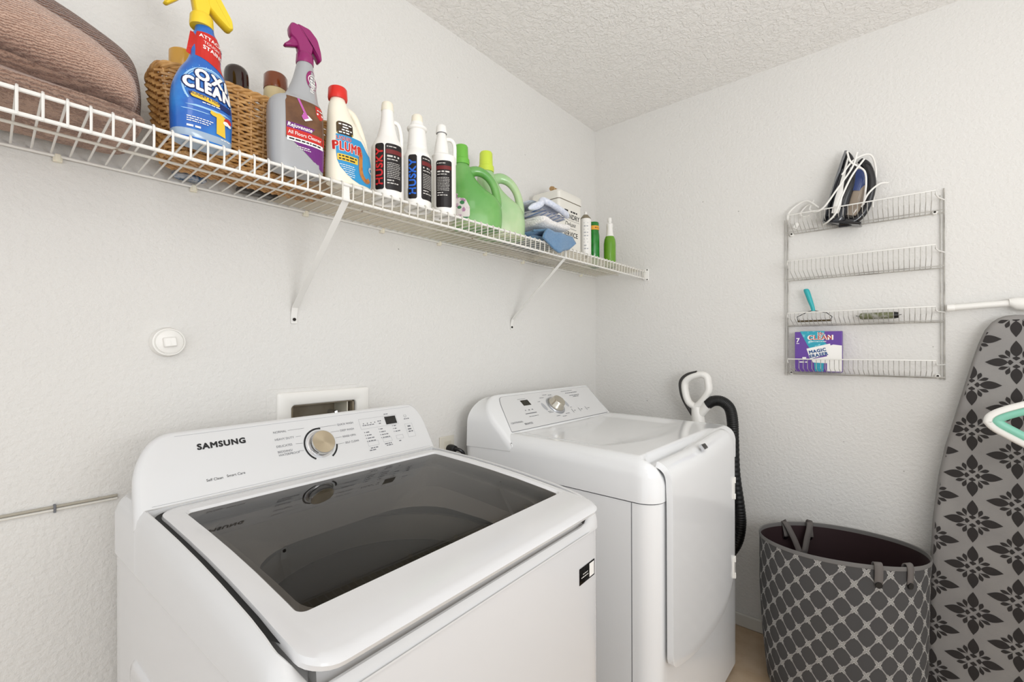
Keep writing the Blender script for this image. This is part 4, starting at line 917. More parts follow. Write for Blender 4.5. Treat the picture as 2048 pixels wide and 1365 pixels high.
# arc-length table
tab = []; N_ = 400; acc = 0; pv = None
for i in range(N_ + 1):
    q = perim(i / N_)
    if pv: acc += math.dist(q, pv)
    tab.append(acc); pv = q
def at_len(s_):
    s_ = s_ % acc; 
    import bisect
    i = bisect.bisect_left(tab, s_); i = min(max(i, 1), N_); t_ = (i - 1 + (s_ - tab[i - 1]) / max(tab[i] - tab[i - 1], 1e-9)) / N_
    return t_
ns_ = 36; parts = []; partsd = []
for row in range(22):
    z = .006 + row * .0073; n_ = ns_ * 4; loop = []; fl = .90 + .10 * row / 21
    for k2 in range(n_):
        s_ = acc * k2 / n_; x, y = perim(at_len(s_)); o_ = .0032 * math.cos(PI * k2 / 2 + (PI if row % 2 else 0)) if k2 % 2 == 0 else 0
        L_ = math.hypot(x / bx, y / by) ; nx_, ny_ = (x / bx) ** 3, (y / by) ** 3; q = math.hypot(nx_, ny_) or 1
        loop.append((x * fl + nx_ / q * o_, y * fl + ny_ / q * o_, z + random.uniform(-.0006, .0006)))
    parts.append(tube_geo(loop, .0036, 5, True))
v, f = merge(parts); mesh('woven_sides', v, f, M_WICK, bk, kind='stuff')
parts = []
for k2 in range(ns_):
    x, y = perim(at_len(acc * k2 / ns_)); parts.append(tube_geo([(x * .90, y * .90, .003), (x, y, bh)], .0026, 5))
v, f = merge(parts); mesh('stakes', v, f, M_WICK, bk, kind='stuff')
parts = []
for ph in (0, 2.1, 4.2):
    n_ = 220; parts.append(tube_geo([(perim(at_len(acc * k2 / n_))[0] * (1 + .012 * math.cos(ph + k2 * .5)), perim(at_len(acc * k2 / n_))[1] * (1 + .03 * math.cos(ph + k2 * .5)), bh + .002 + .0045 * math.sin(ph + k2 * .5)) for k2 in range(n_)], .0042, 6, True))
v, f = merge(parts); mesh('braided_rim', v, f, M_WICK, bk)
parts = []
for j in range(14):
    y = -.057 + j * .0088; hl = bx * .9 * (1 - abs(y / (by * .95)) ** 6) ** .2 - .004 if abs(y) < by * .94 else .08
    parts.append(tube_geo([(-hl + 2 * hl * k2 / 60, y, .0045 + .0022 * math.cos(k2 * PI / 2 + j * PI)) for k2 in range(61)], .0040, 5))
for j in range(12): parts.append(tube_geo([(-.16 + j * .029, -.058, .0045), (-.16 + j * .029, .058, .0045)], .0026, 5))
v, f = merge(parts); mesh('woven_base', v, f, M_WICK, bk, kind='stuff')
bz = DZ + .011
t = thing('capped_bottle', 'bottle with yellow-orange cap standing in the basket, left', 'bottle', (-1.930, -.135, bz))
Loft([(0, .02), (.15, .024), (.185, .024), (.19, .02)]).obj('bottle_body', mat('amber_bottle', 'C98E3A', .3), t, 24)
Loft([(.184, .0245), (.188, .0255), (.222, .0250), (.225, .022), (.2255, .0001)]).obj('cap', mat('amber_cap', 'D9A441', .3, coat=.3), t, 30)
t = thing('capped_bottle', 'bottle with domed dark brown cap standing in the basket', 'bottle', (-1.828, -.135, bz))
Loft([(0, .022), (.15, .024), (.185, .024)]).obj('bottle_body', mat('dark_bottle', '3A1E10', .3), t, 24)
Loft([(.185, .0255), (.222, .0250), (.236, .0215), (.243, .013), (.245, .0001)], 3).obj('cap', mat('dark_brown_cap', '241008', .12, coat=.6), t, 30)
t = thing('capped_bottle', 'cream bottle with chestnut cap standing in the basket, right', 'bottle', (-1.742, -.135, bz))
Loft([(0, .027), (.20, .027), (.218, .0265), (.2245, .025), (.226, .022)]).obj('bottle_body', mat('cream_bottle', 'D9C79A', .35), t, 28)
Loft([(.224, .0265), (.228, .0270), (.256, .0262), (.261, .023), (.2615, .0001)]).obj('cap', mat('chestnut_cap', '7A3A14', .2, coat=.5), t, 30)
# litter under the basket
t = thing('wrapper', 'crumpled grey and blue plastic wrapper on the shelf by the wall', 'wrapper', (-1.895, -.034, DZ))
v, f = Loft([(0, .028, .016, 0, 0, 2.4), (.004, .034, .020, 0, 0, 2.4), (.012, .030, .018, 0, 0, 2.4), (.018, .012, .008, 0, 0, 2)], 3).geo(26)
mesh('wrapper_body', [tuple(Vector(p) + Vector((1, .5, .25)) * (noise.noise(Vector(p) * 90) * .007)) for p in v], f, mat('foil', 'A9AFB9', .25, metal=.2, vary=(70, '4B6D94', .5, .6)), t)
o = box('dark_tray', -1.795, -1.700, -.056, -.019, DZ, DZ + .014, mat('dark_tray', '38332E', .35), bevel=.006); tag(o, 'flat dark plastic case lying on the shelf beneath the basket edge', 'case')

# ------------------------------------------------------------ brown bath towels
M_TW1 = cloth_mat('brown_terry', 'D2B29F', '8A6454', 520, .9, .003, waves=95); M_TW2 = cloth_mat('dark_brown_terry', '967565', '523A30', 420, 1.0, .004, waves=60); M_TW3 = cloth_mat('mid_brown_terry', 'C8A693', '7F5C4C', 520, .9, .003, waves=85)
t = thing('bath_towel', 'mid brown bath towel lying flat under the other two brown towels', 'towel', (0, 0, 0))
def twl(name, rows, m, t, cy, ry, seed, p=3.0):
    secs = []
    for i, (x, zb, zt, k_) in enumerate(rows): secs.append((x, ry * k_, (zt - zb) / 2, cy, (zt + zb) / 2, p))
    softloft(name, secs, m, t, 64, amp=.0035, fr=12, seed=seed, sub=8)
twl('towel_fold', [(-2.75, 1.640, 1.672, .98), (-2.40, 1.640, 1.672, 1), (-2.15, 1.640, 1.668, 1), (-2.07, 1.641, 1.662, .98), (-2.03, 1.643, 1.657, .9), (-2.016, 1.646, 1.652, .7)], M_TW3, t, -.158, .134, 1, 3.6)
twl('towel_fold', [(-2.75, 1.672, 1.745, .96), (-2.40, 1.672, 1.735, 1), (-2.22, 1.670, 1.700, 1), (-2.13, 1.667, 1.684, .98), (-2.07, 1.663, 1.673, .9), (-2.04, 1.661, 1.666, .7)], M_TW3, t, -.160, .130, 4, 3.2)
t = thing('bath_towel', 'pinkish brown thick bath towel drooping to the right in front, closest to the shelf lip', 'towel', (0, 0, 0))
twl('towel_fold', [(-2.75, 1.752, 1.87, .95), (-2.40, 1.745, 1.850, 1), (-2.20, 1.706, 1.803, 1), (-2.14, 1.690, 1.786, .98), (-2.09, 1.679, 1.769, .95), (-2.055, 1.671, 1.750, .9), (-2.035, 1.669, 1.730, .8), (-2.026, 1.675, 1.705, .55)], M_TW1, t, -.217, .077, 8, 2.6)
t = thing('bath_towel', 'dark brown ribbed towel at the back of the towel pile against the wall', 'towel', (0, 0, 0))
twl('towel_fold', [(-2.75, 1.755, 1.96, .95), (-2.40, 1.745, 1.955, 1), (-2.22, 1.706, 1.925, 1), (-2.14, 1.690, 1.900, 1), (-2.08, 1.680, 1.880, .97), (-2.03, 1.672, 1.855, .9), (-2.005, 1.680, 1.825, .75), (-1.998, 1.70, 1.78, .5)], M_TW2, t, -.079, .052, 14, 2.8)

# ------------------------------------------------------------ rack on the right wall
rk = thing('wall_rack', 'white wire rack of four narrow tiers on the right wall', 'rack', (0, 0, 0))
ya, yb_ = -.925, -1.400
tiers = [(1.712, 1.772), (1.518, 1.588), (1.328, 1.378), (1.131, 1.194)]
XF = -.098; yr0, yr1 = -.938, -1.375
for y in (ya, yb_):
    tube('upright', [(-.008, y, 1.124), (-.008, y, 1.797)], .0022, M_RACK, rk, 8)
    tube('upright', [(-.008, y + (.010 if y > -1 else .010), 1.124), (-.008, y + .010, 1.775)], .0014, M_RACK, rk, 6)
for zf, zr in tiers:
    tube('front_rail', [(-.010, ya, zr - .016), (XF * .6, yr0 + .005, zr - .016), (XF, yr0, zr - .014), (XF, yr0, zr), (XF, yr1, zr), (XF, yr1, zr - .014), (XF * .6, yr1 - .008, zr - .016), (-.010, yb_, zr - .016)], .0023, M_WIRE, rk, 8, ang=80)
    tube('back_rail', [(-.008, ya, zf), (-.008, yb_, zf)], .0020, M_RACK, rk, 8)
    tube('floor_rail', [(XF * .40, ya, zf + .004), (XF * .40, yb_, zf + .004)], .0016, M_RACK, rk, 6)
    n_ = 30; v, f = tube_geo([(-.009, 0, zf + .002), (XF * .5, 0, zf + .012), (XF, 0, zf + .027), (XF, 0, zr)], .0011, 5)
    w_ = mesh('wire', v, f, M_RACK, rk)
    for k2 in range(n_):
        o = w_ if k2 == 0 else w_.copy()
        if k2: C.objects.link(o); o.parent = rk
        o.location.y = yr0 - .010 - (yr0 - yr1 - .020) * k2 / (n_ - 1)
for y, z in ((ya - .014, 1.711), (yb_ + .024, 1.716), (ya - .012, 1.135), (yb_ + .018, 1.137)):
    v, f = Loft([(0, .0085), (.008, .0085), (.0125, .006), (.013, .0001)]).geo(18); o = mesh('mounting_clip', [(-z_, y + x_, z + y_) for x_, y_, z_ in v], f, M_WHITE, rk)
    v, f = cyl_geo((-.0125, y, z + .001), (-.0145, y, z + .001), .0035, 12); mesh('screw', v, f, M_SCREW, o)

# iron standing on its heel in the top tier
IR = thing('clothes_iron', 'black and white clothes iron standing on end in the top rack tier', 'iron', (-.050, -1.052, 1.732))
IR.rotation_euler = (math.radians(14.5), 0, 0); IR.scale = (.82, 1, 1)
# local: z up to the tip, -y away from the sole, x width
Z = lambda l: [(a, b, c, 0, e, p) for a, b, c, e, p in l]
sp = Loft([(0, .040, .006, 0, -.006, 4), (.02, .044, .006, 0, -.006, 4), (.10, .044, .006, 0, -.006, 4), (.18, .030, .006, 0, -.006, 4), (.24, .014, .0055, 0, -.006, 4), (.272, .003, .004, 0, -.006, 3)], 4)
sp.obj('soleplate', mat('soleplate', '8E9094', .25, metal=.9), IR, 32)
M_IRB = mat('iron_black', '15151A', .2, coat=.4)
bd = Loft([(0, .040, .030, 0, -.040, 3), (.02, .043, .032, 0, -.042, 3), (.09, .043, .030, 0, -.040, 3), (.15, .035, .030, 0, -.041, 3), (.20, .024, .025, 0, -.035, 2.6), (.245, .012, .014, 0, -.024, 2.3), (.266, .003, .005, 0, -.014, 2)], 5)
bd.obj('iron_body', M_IRB, IR, 40)
tube('handle', cr([(0, -.060, .235), (0, -.085, .215), (0, -.112, .165), (0, -.122, .11), (0, -.118, .05), (0, -.095, .012), (0, -.055, .006)], 5), [.010, .011, .012, .013, .014] + [.0145] * 20 + [.015, .017, .019, .02, .022, .022][:6], M_IRB, IR, 14)
v, f = box_geo(-.040, .040, -.125, -.010, -.004, .006); mesh('heel_rest', v, f, M_IRB, IR, bevel=.006)
v, f = Loft([(.03, .020, .020, 0, -.080, 3), (.06, .024, .024, 0, -.084, 3), (.13, .022, .022, 0, -.084, 3), (.155, .012, .012, 0, -.08, 2.5)], 4).geo(24); mesh('water_tank', v, f, mat('smoky_tank', '8E8070', .2, coat=.5), IR, label='smoky beige water tank')
v, f = Loft([(.12, .026, .022, 0, -.075, 3), (.17, .024, .026, 0, -.075, 3), (.20, .014, .016, 0, -.07, 2.5)], 4).geo(24); mesh('blue_trim', v, f, mat('blue_trim', '22386E', .25, coat=.4), IR, label='dark blue trim')
# white flash along the side facing the room (-x)
def side(off):
    def F_(u, vv):
        _, rx, ry, cx, cy, p = bd.at(vv); q = min(abs((-u - cy) / ry), .985) ; return (-(rx * (1 - q ** p) ** (1 / p)) - off, -u, vv)
    return F_
P = Print(side(.001)); P.rows([(.030, .024, .048), (.05, .023, .049), (.09, .021, .045), (.13, .022, .037), (.17, .021, .032), (.21, .020, .027), (.245, .019, .024)], 6)
P.done('side_flash', M_WHITEP, IR, 'white stripe'); 
P = Print(side(.001)); P.rows([(.02, .0125, .0175), (.12, .0125, .0175), (.20, .0140, .0175)], 3); P.done('side_flash', M_DECOG, IR, 'grey stripe')
P = Print(side(.0012)); P.rows([(.185, .040, .043), (.205, .038, .041)], 2); P.done('side_flash', M_DECOL, IR)
# cord wound round the iron (in world orientation, child of the iron)
inv = IR.matrix_basis.inverted()
def wp(P_): return [tuple(inv @ Vector(p)) for p in P_]
cords = [[(-.118, -1.165, 1.955), (-.124, -1.150, 1.90), (-.128, -1.105, 1.83), (-.122, -1.065, 1.775), (-.105, -1.035, 1.765), (-.06, -1.010, 1.79), (-.03, -1.02, 1.83)],
         [(-.115, -1.185, 1.925), (-.128, -1.150, 1.87), (-.13, -1.120, 1.80), (-.118, -1.10, 1.745), (-.10, -1.075, 1.722), (-.06, -1.055, 1.722)],
         [(-.128, -1.120, 1.88), (-.115, -1.155, 1.93), (-.09, -1.20, 1.945), (-.05, -1.215, 1.90), (-.04, -1.21, 1.83), (-.045, -1.205, 1.76)],
         [(-.118, -1.135, 1.965), (-.123, -1.145, 1.925), (-.115, -1.165, 1.905), (-.095, -1.185, 1.885), (-.08, -1.188, 1.84), (-.075, -1.18, 1.77)],
         [(-.085, -1.175, 1.76), (-.10, -1.195, 1.80), (-.075, -1.225, 1.835), (-.035, -1.25, 1.845)],
         [(-.07, -1.04, 1.79), (-.04, -1.00, 1.83), (-.03, -.965, 1.825), (-.03, -.935, 1.80), (-.04, -.930, 1.765)],
         [(-.06, -1.03, 1.80), (-.03, -1.00, 1.815), (-.028, -.975, 1.79), (-.04, -.985, 1.77), (-.05, -1.01, 1.768)]]
for c_ in cords: tube('power_cord', cr(wp(c_), 7), .0032, M_WHITE, IR, 8)
o = box('cord_plug', -.01, .01, -.008, .008, -.012, .012, M_WHITE, IR, bevel=.003); o.matrix_local = inv @ Matrix.Translation((-.045, -.962, 1.735)) @ Matrix.Rotation(.6, 4, 'X')

# pet hair rake, dark roll, sponge box
t = thing('hair_scraper', 'teal-handled wire scraper in the third rack tier', 'scraper', (-.040, -1.018, 1.342))
tube('scraper_frame', [(0, .052, .004), (0, .056, .022), (0, .018, .042), (0, 0, .046), (0, -.045, .034), (0, -.062, .018), (0, -.058, .010)], .0016, M_BLACK, t, 6)
v, f = box_geo(-.003, .003, -.060, .054, .001, .008); mesh('scraper_blade', v, f, mat('brown_blade', '4B3E22', .5), t, bevel=.001)
v, f = Loft([(.044, .007, .007, 0, .0), (.060, .0075, .0075, 0, .003), (.080, .0095, .009, 0, .009), (.105, .011, .010, 0, .016), (.125, .0115, .0105, 0, .022), (.133, .009, .008, 0, .024), (.135, .002, .002, 0, .024)], 4).geo(20); mesh('handle', v, f, mat('teal_plastic', '2FA9AE', .35), t, label='teal handle')
t = thing('dark_roll', 'small olive and grey wrapped roll in the third rack tier', 'roll', (-.040, -1.220, 1.357))
v, f = Loft([(-.056, .004), (-.054, .009), (-.045, .012), (.045, .0125), (.053, .010), (.056, .004)]).geo(20); mesh('wrapped_roll', [(x, z, y) for x, y, z in v], f, mat('camo', '6C7050', .35, vary=(60, '9C9C94', .45, .6)), t)
v, f = Loft([(-.060, .003), (-.058, .0105), (-.045, .0128), (-.0445, .0001)]).geo(20); mesh('roll_end', [(x, z, y) for x, y, z in v], f, M_BLACK, t, label='black end cap')
tube('tie', [(0, .055, 0), (0, .066, .003)], .0012, M_BLACK, t, 6); tube('tie', [(0, -.058, 0), (0, -.066, .001)], .0012, M_BLACK, t, 6)
t = thing('sponge_box', 'purple and teal box of cleaning sponges in the bottom rack tier', 'box', (-.034, -1.034, 1.143))
M_PBOX = mat('purple_card', '65429A', .35)
box('carton', -.018, .018, -.078, .078, 0, .160, M_PBOX, t, bevel=.0012)
Fb = lambda off: (lambda u, vv: (-.018 - off, -u, vv))
P = Print(Fb(.0004)); P.poly([(-.060, .162), (.022, .162), (.020, .120), (.035, .105), (-.026, .092), (-.034, .105)][::1]); P.poly([(-.013, .045), (.020, .045), (.018, .002), (-.010, .002)]); P.done('box_artwork', mat('teal_print', '2E9FB5', .35, vary=(70, '8ED3DE', .55, .7)), t, 'teal burst')
P = Print(Fb(.0005)); P.poly([(.030, .100), (.050, .108), (.0775, .104), (.0775, .003), (.030, .003)]); P.poly([(-.038, .092), (.040, .112), (.046, .075), (-.026, .050)])
P.poly([(-.022, .050), (.03, .062), (.03, .035), (-.016, .037)]); P.done('box_artwork', M_WHITEP, t, 'white panels')
P = Print(Fb(.0008)); P.text('Mr.', .012, .146, .016, 'C', bold=.09); P.text('CLEAN', .008, .128, .024, 'C', bold=.09); P.text('7', -.067, .118, .024, 'C', bold=.04); P.greek(-.073, -.058, .112, .003, 2); P.greek(-.07, -.062, .052, .008, 3); P.greek(-.052, -.035, .052, .008, 4); P.greek(-.062, -.036, .036, .006, 5); P.greek(-.03, .03, .119, .003, 8); P.done('lettering', M_WHITEP, t)
P = Print(Fb(.0012)); P.text('Mr.', .012, .146, .016, 'C', bold=.02); P.text('CLEAN', .008, .128, .024, 'C', bold=.02); P.done('lettering', mat('brick_red', 'B5402C', .4), t)
P = Print(Fb(.0012)); P.text('MAGIC', .000, .078, .017, 'C', bold=.06, rot=.22); P.text('ERASER', .004, .062, .017, 'C', bold=.06, rot=.22); P.done('lettering', mat('deep_blue', '1D4E87', .4), t)

# ------------------------------------------------------------ white rod, ironing board, teal hook handle
t = thing('closet_rod', 'white metal rod with thicker sleeve above the ironing board', 'rod', (-.030, -1.405, 1.3745))
tube('rod', [(0, 0, 0), (-.004, -.16, .0075), (-.02, -.62, .03)], .0105, M_WHITE, t, 18)
v, f = Loft([(0, .0115), (.018, .0115), (.019, .0108)]).geo(20); mesh('rod_collar', [(x, -z - .0, y + .0005) for x, y, z in v], f, M_WHITE, t)
v, f = Loft([(.145, .013, .011, 0, 0), (.16, .017, .020, 0, -.006), (.20, .018, .024, 0, -.010), (.50, .018, .024, 0, -.010), (.52, .012, .015, 0, -.008)]).geo(24); mesh('rod_sleeve', [(x - .006, -z, y + .010) for x, y, z in v], f, M_WHITE, t, label='thicker white sleeve')

IB = thing('ironing_board', 'upright ironing board with grey damask-print cover leaning on the right wall', 'ironing board', (-.085, -1.562, 0))
IB.rotation_euler = (0, math.radians(1.6), 0)
hw_ = [(1.342, .0), (1.340, .022), (1.333, .038), (1.320, .053), (1.295, .069), (1.25, .084), (1.20, .097), (1.10, .120), (1.0, .143), (.9, .166), (.80, .182), (.65, .197), (.40, .209), (.15, .216), (.06, .214), (.03, .200), (.02, .17)]
right = [(h_, z) for z, h_ in hw_]; ol = [(-a_, z) for a_, z in right[::-1]] + right[1:]
fr_ = []
def board_loop(d, x): return [(x, a_ * (1 - d / .2), z - (d if z > 1.2 else (d * .3 if z > .1 else -d))) for a_, z in ol]
v, f = loops_geo([board_loop(.012, .0), board_loop(.002, -.004), board_loop(0, -.012), board_loop(.003, -.022), board_loop(.010, -.027), board_loop(.02, -.028)])
M_CVR = mat('grey_cover', '8F8C89', .8, bump=(220, .3, .001), vary=(9, '858280', .35, .7))
cv = mesh('board_cover', v, f, M_CVR, IB, ang=50)
def half_at(z):
    for (z1, h1), (z2, h2) in zip(hw_, hw_[1:]):
        if z2 <= z <= z1: return h1 + (h2 - h1) * (z1 - z) / (z1 - z2 + 1e-9)
    return 0
def petal(cx, cz, ang, r0, r1, wd, n=8, bul=.45):
    L_ = []; R_ = []
    for k2 in range(n + 1):
        t_ = k2 / n; wv = wd * math.sin(PI * t_ ** bul) if 0 < t_ < 1 else 0; rr_ = r0 + (r1 - r0) * t_
        L_.append((rr_, wv)); R_.append((rr_, -wv))
    pts = L_ + R_[::-1][1:-1]; c_, s_ = math.cos(ang), math.sin(ang)
    return [(cx + a_ * c_ - b_ * s_, cz + a_ * s_ + b_ * c_) for a_, b_ in pts]
class Pb(Print): pass
P = Pb(lambda u, vv: (-.0290, u, vv))
def addp(pts):
    ok = [abs(u) < half_at(vv) - .006 and .05 < vv < 1.325 for u, vv in pts]
    if all(ok): P.poly(pts)
    elif any(ok):
        q = []
        for u, vv in pts:
            vv = min(vv, 1.326); h_ = max(half_at(vv) - .006, .0); q.append((max(-h_, min(h_, u)), vv))
        P.poly(q)
for col in range(-3, 4):
    cy = col * .1000 + .0015
    z_ = 1.190 + (0 if col % 2 == 0 else -.0745) + .149
    while z_ > .03:
        for q in range(4):
            a_ = PI / 2 * q
            addp(petal(cy, z_, a_, .018, .069, .0130, 12, .80))
            addp(petal(cy, z_, a_, .006, .019, .0085, 4, 1.3))
            for sg in (-1, 1):
                b_ = a_ + sg * math.radians(30)
                ox, oz = cy + .020 * math.cos(a_ + sg * .75), z_ + .020 * math.sin(a_ + sg * .75)
                addp(petal(ox, oz, a_ + sg * math.radians(18), .0, .026, .0056, 6, 1.5))
        z_ -= .149
P.done('damask_print', mat('charcoal_print', '2A2625', .8), cv, 'charcoal damask motifs')
tube('board_leg', [(.012, -.12, .9), (.03, -.14, .0)], .009, M_WHITE, IB, 10); tube('board_leg', [(.012, .12, .9), (.03, .14, .0)], .009, M_WHITE, IB, 10)

t = thing('mop_handle', 'white and teal plastic loop handle in front of the ironing board', 'handle', (-.30, -1.472, 0))
M_TEAL = mat('seafoam_plastic', '83C4AE', .35)
def loop2(sy, sz, cy, cz, x): 
    pts = cr([(-.012, .0), (-.006, .030), (-.030, .052), (-.075, .078), (-.13, .100), (-.19, .105), (-.24, .075), (-.25, .0), (-.23, -.08), (-.17, -.115), (-.10, -.095), (-.05, -.060), (-.022, -.030), (-.012, .0)], 4)[:-1]
    return [(x, cy + a_ * sy, cz + b_ * sz) for a_, b_ in pts]
outp = [(0, .0), (-.004, .022), (-.022, .042), (-.060, .064), (-.12, .090), (-.18, .098), (-.235, .06), (-.25, -.01), (-.235, -.085), (-.19, -.115), (-.13, -.100), (-.085, -.072), (-.045, -.045), (-.015, -.022)]
outp = cr(outp + [outp[0]], 4)[:-1]
def off(P_, d): return ins_(P_, d)
v, f = loops_geo([[(a0_, y, z) for y, z in off(outp, d)] for a0_, d in ((.012, .003), (-.008, 0), (-.014, .003), (-.016, .008), (-.016, .016), (-.010, .019), (.010, .019))] , False, False)
mesh('outer_shell', [(x, y + .006, z * .92 + 1.020) for x, y, z in v], f, M_WHITE, t, ang=60)
v, f = loops_geo([[(a0_, y, z) for y, z in off(outp, d)] for a0_, d in ((.010, .018), (-.009, .018), (-.013, .022), (-.012, .036), (-.006, .040), (.010, .040), (.012, .018))], False, False)
mesh('inner_grip', [(x, y + .006, z * .92 + 1.020) for x, y, z in v], f, M_TEAL, t, ang=60, label='seafoam green inner grip')
tube('pole', [(0, -.20, .94), (0, -.235, .5), (0, -.24, .02)], .012, M_WHITE, t, 14)

# ------------------------------------------------------------ hamper
HM = thing('laundry_hamper', 'tall grey fabric laundry hamper with white lattice print', 'hamper', (-.246, -1.114, 0))
rx_, ry_, zt = .228, .244, .556
def rimz(a_): return zt - .012 * math.sin(a_) - .018 * math.cos(a_)
def hloop(sx, z, rim=False, na=72):
    R = []
    for k2 in range(na):
        a_ = 2 * PI * k2 / na; zz_ = (rimz(a_) + z) if rim else z
        wob = 1 + .008 * math.sin(3 * a_ + z * 9) + .006 * math.sin(5 * a_ + z * 14)
        R.append((rx_ * sx * math.cos(a_) * wob, ry_ * sx * math.sin(a_) * wob, zz_))
    return R
M_HAM = bpy.data.materials.new('lattice_fabric'); M_HAM.use_nodes = True; N, L, b = nodes(M_HAM); b.inputs['Roughness'].default_value = .85; b.inputs['Specular IOR Level'].default_value = .2
def mth(op, a_, b_=None, c_=None):
    n = N.new('ShaderNodeMath'); n.operation = op
    for i, q in enumerate((a_, b_, c_)):
        if q is None: continue
        if isinstance(q, (int, float)): n.inputs[i].default_value = q
        else: L.new(q, n.inputs[i])
    return n.outputs[0]
tc = N.new('ShaderNodeTexCoord'); sx_ = N.new('ShaderNodeSeparateXYZ'); L.new(tc.outputs['Object'], sx_.inputs[0])
ang_ = mth('ARCTAN2', sx_.outputs[1], sx_.outputs[0]); uu = mth('MULTIPLY', ang_, 46 / (2 * PI)); vv_ = mth('MULTIPLY', sx_.outputs[2], 1 / .0395)
p_ = mth('ADD', mth('MULTIPLY', uu, .5), mth('MULTIPLY', vv_, .5)); q_ = mth('SUBTRACT', mth('MULTIPLY', uu, .5), mth('MULTIPLY', vv_, .5))
def cen(x): return mth('ABSOLUTE', mth('SUBTRACT', mth('FRACT', mth('ADD', x, 200.5)), .5))
dp, dq = cen(p_), cen(q_)
def lt(a_, t_): return mth('LESS_THAN', a_, t_)
def gt(a_, t_): return mth('GREATER_THAN', a_, t_)
wln = .013
def fam(dp, dq):
    main = lt(mth('ABSOLUTE', mth('SUBTRACT', dp, .020)), .0065)
    side_ = mth('MULTIPLY', lt(mth('ABSOLUTE', mth('SUBTRACT', dp, .068)), wln), mth('MULTIPLY', gt(dq, .058), lt(dq, .25)))
    return mth('MAXIMUM', main, side_)
fac = mth('MAXIMUM', fam(dp, dq), fam(dq, dp)); lz = lt(sx_.outputs[2], 3.0); 
mixc = N.new('ShaderNodeMix'); mixc.data_type = 'RGBA'; mixc.inputs[6].default_value = (*lin('4C4B4B'), 1); mixc.inputs[7].default_value = (*lin('DAD8D3'), 1); L.new(fac, mixc.inputs[0]); L.new(mixc.outputs[2], b.inputs['Base Color'])
lo = [hloop(.80, .0), hloop(.86, .004), hloop(.90, .03), hloop(.93, .10), hloop(.965, .22), hloop(.985, .36), hloop(.995, .48), hloop(1.0, -.006, True)]
v, f = loops_geo(lo, True, False); mesh('outer_fabric', v, f, M_HAM, HM, ang=80)
M_BIND = mat('grey_binding', '6E6C6A', .8); M_LIN = mat('maroon_lining', '2B181B', .75)
v, f = loops_geo([hloop(.999, -.012, True), hloop(1.005, -.011, True), hloop(1.006, -.003, True), hloop(1.002, .002, True), hloop(.990, .0, True), hloop(.985, -.012, True), hloop(.985, -.020, True)], False, False); mesh('rim_binding', v, f, M_BIND, HM)
v, f = loops_geo([hloop(.984, -.012, True), hloop(.975, .45), hloop(.95, .25), hloop(.90, .06), hloop(.80, .02)], False, True); mesh('lining', v, f, M_LIN, HM, ang=80)
def hp(a_deg, s_, dzv): a_ = math.radians(a_deg); return (rx_ * s_ * math.cos(a_), ry_ * s_ * math.sin(a_), rimz(a_) + dzv)
M_STRAP = mat('grey_strap', '6A6562', .85)
def strap(a0, a1, inside):
    if inside: P_ = [hp(a0, .93, -.050), hp(a0, .97, -.01), hp(a0, .995, .006), hp(a0, .93, .0), hp((a0 * .8 + a1 * .2), .86, -.05), hp((a0 + a1) / 2, .80, -.115), hp((a0 * .2 + a1 * .8), .86, -.05), hp(a1, .93, .0), hp(a1, .995, .006), hp(a1, .97, -.01), hp(a1, .93, -.05)]
    else: P_ = [hp(a0, 1.012, -.050), hp(a0, 1.022, -.01), hp(a0, 1.0, .010), hp(a0, .94, .002), hp(a0, .92, -.06)]
    P_ = cr(P_, 4); V = []; F = []
    for i, p in enumerate(P_):
        a_ = math.atan2(p[1] / ry_, p[0] / rx_); tx, ty = -math.sin(a_) * .011, math.cos(a_) * .011
        if inside:
            q0 = Vector(P_[max(i - 1, 0)]); q1 = Vector(P_[min(i + 1, len(P_) - 1)]); tt = (q1 - q0).normalized(); rad_ = Vector((math.cos(a_), math.sin(a_), 0)); sd = tt.cross(rad_); 
            sd = (sd.normalized() if sd.length > .2 else Vector((tx, ty, 0)).normalized()) * .011
            if i and (sd.dot(prev) < 0): sd = -sd
            prev = sd
        else: sd = Vector((tx, ty, 0)); prev = sd
        V += [tuple(Vector(p) - sd), tuple(Vector(p) + sd)]
    for i in range(len(P_) - 1): F.append((2 * i, 2 * i + 1, 2 * i + 3, 2 * i + 2))
    return mesh('carry_strap', V, F, M_STRAP, HM, ang=80, solid=.0025)
strap(52, 28, True)
strap(209, 209, False); strap(231, 231, False)
for a_, s_, m_ in ((52, .955, M_CHROME), (28, .955, M_CHROME), (209, 1.016, M_BLACK), (231, 1.016, M_BLACK)):
    c_ = Vector(hp(a_, s_, -.055)); ar = math.radians(a_); n_ = Vector((math.cos(ar), math.sin(ar), 0)) * (1 if s_ > 1 else -1)
    v, f = tube_geo([tuple(c_ - n_ * .002), tuple(c_ + n_ * .0015)], .0095, 18); mesh('grommet', v, f, m_, HM)

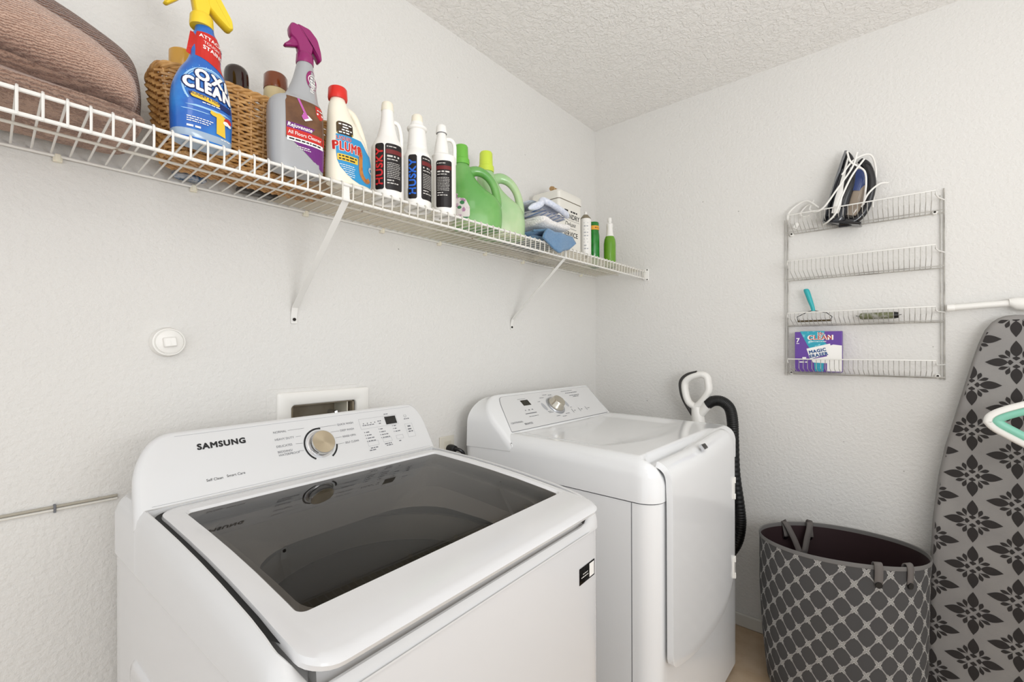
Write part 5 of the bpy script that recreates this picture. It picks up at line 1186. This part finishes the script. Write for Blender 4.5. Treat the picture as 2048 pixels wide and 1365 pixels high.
# ------------------------------------------------------------ vacuum behind the dryer
VC = thing('vacuum_cleaner', 'white upright vacuum handle with black hose between dryer and wall', 'vacuum cleaner', (-.105, -.585, 0))
def vp(L_): return [(x, y + .585, z) for x, y, z in L_]
lp = cr([(0, -.575, .972), (0, -.548, .990), (0, -.533, 1.028), (0, -.530, 1.078), (0, -.556, 1.106), (0, -.600, 1.120), (0, -.626, 1.110), (0, -.632, 1.085), (0, -.634, 1.050), (0, -.616, 1.014), (0, -.592, .984), (0, -.575, .972)], 5)[:-1]
v, f = tube_geo(vp(lp), .0155, 14, True); mesh('handle_loop', [(x * 1.3, y, z) for x, y, z in v], f, M_WHITE, VC)
tube('grip', vp([(x - .004, y + .010, z + .004) for x, y, z in cr([(0, -.578, .93), (0, -.558, .962), (0, -.540, .992), (0, -.526, 1.030), (0, -.523, 1.080), (0, -.550, 1.110), (0, -.596, 1.124)], 5)]), .0095, mat('dark_grip', '3A3836', .6), VC, 12, label='dark grey grip strip')
tube('neck', vp([(0, -.580, .972), (0, -.588, .92), (0, -.592, .86), (0, -.592, .30)]), [.022, .029, .030, .05], M_WHITE, VC, 20)
tube('hose_port', vp([(0, -.592, .935), (0, -.622, .975), (0, -.634, .995)]), [.020, .020, .0215], M_WHITE, VC, 18)
Loft([(.0, .14, .10, 0, 0, 3), (.05, .14, .10, 0, 0, 3), (.09, .10, .08, 0, 0, 3), (.30, .07, .07), (.34, .04, .04)], 3).obj('vacuum_body', M_WHITE, VC, 32) if False else Loft([(.0, .09, .13, 0, 0, 3), (.05, .09, .13, 0, 0, 3), (.09, .08, .09, 0, 0, 3), (.30, .07, .07), (.34, .04, .04)], 3).obj('vacuum_body', M_WHITE, VC, 32)
hs = cr([(0, -.628, .988), (0, -.655, 1.005), (0, -.690, 1.005), (0, -.720, .980), (0, -.732, .93), (0, -.735, .85), (0, -.740, .70), (0, -.758, .56), (0, -.762, .48), (0, -.745, .40), (0, -.70, .33), (0, -.64, .29)], 30)
tube('hose', vp(hs), [.0225 + (.0011 if i % 4 < 2 else 0) for i in range(len(hs))], mat('black_hose', '0B0B0B', .45), VC, 16, ang=60, label='black ribbed hose')
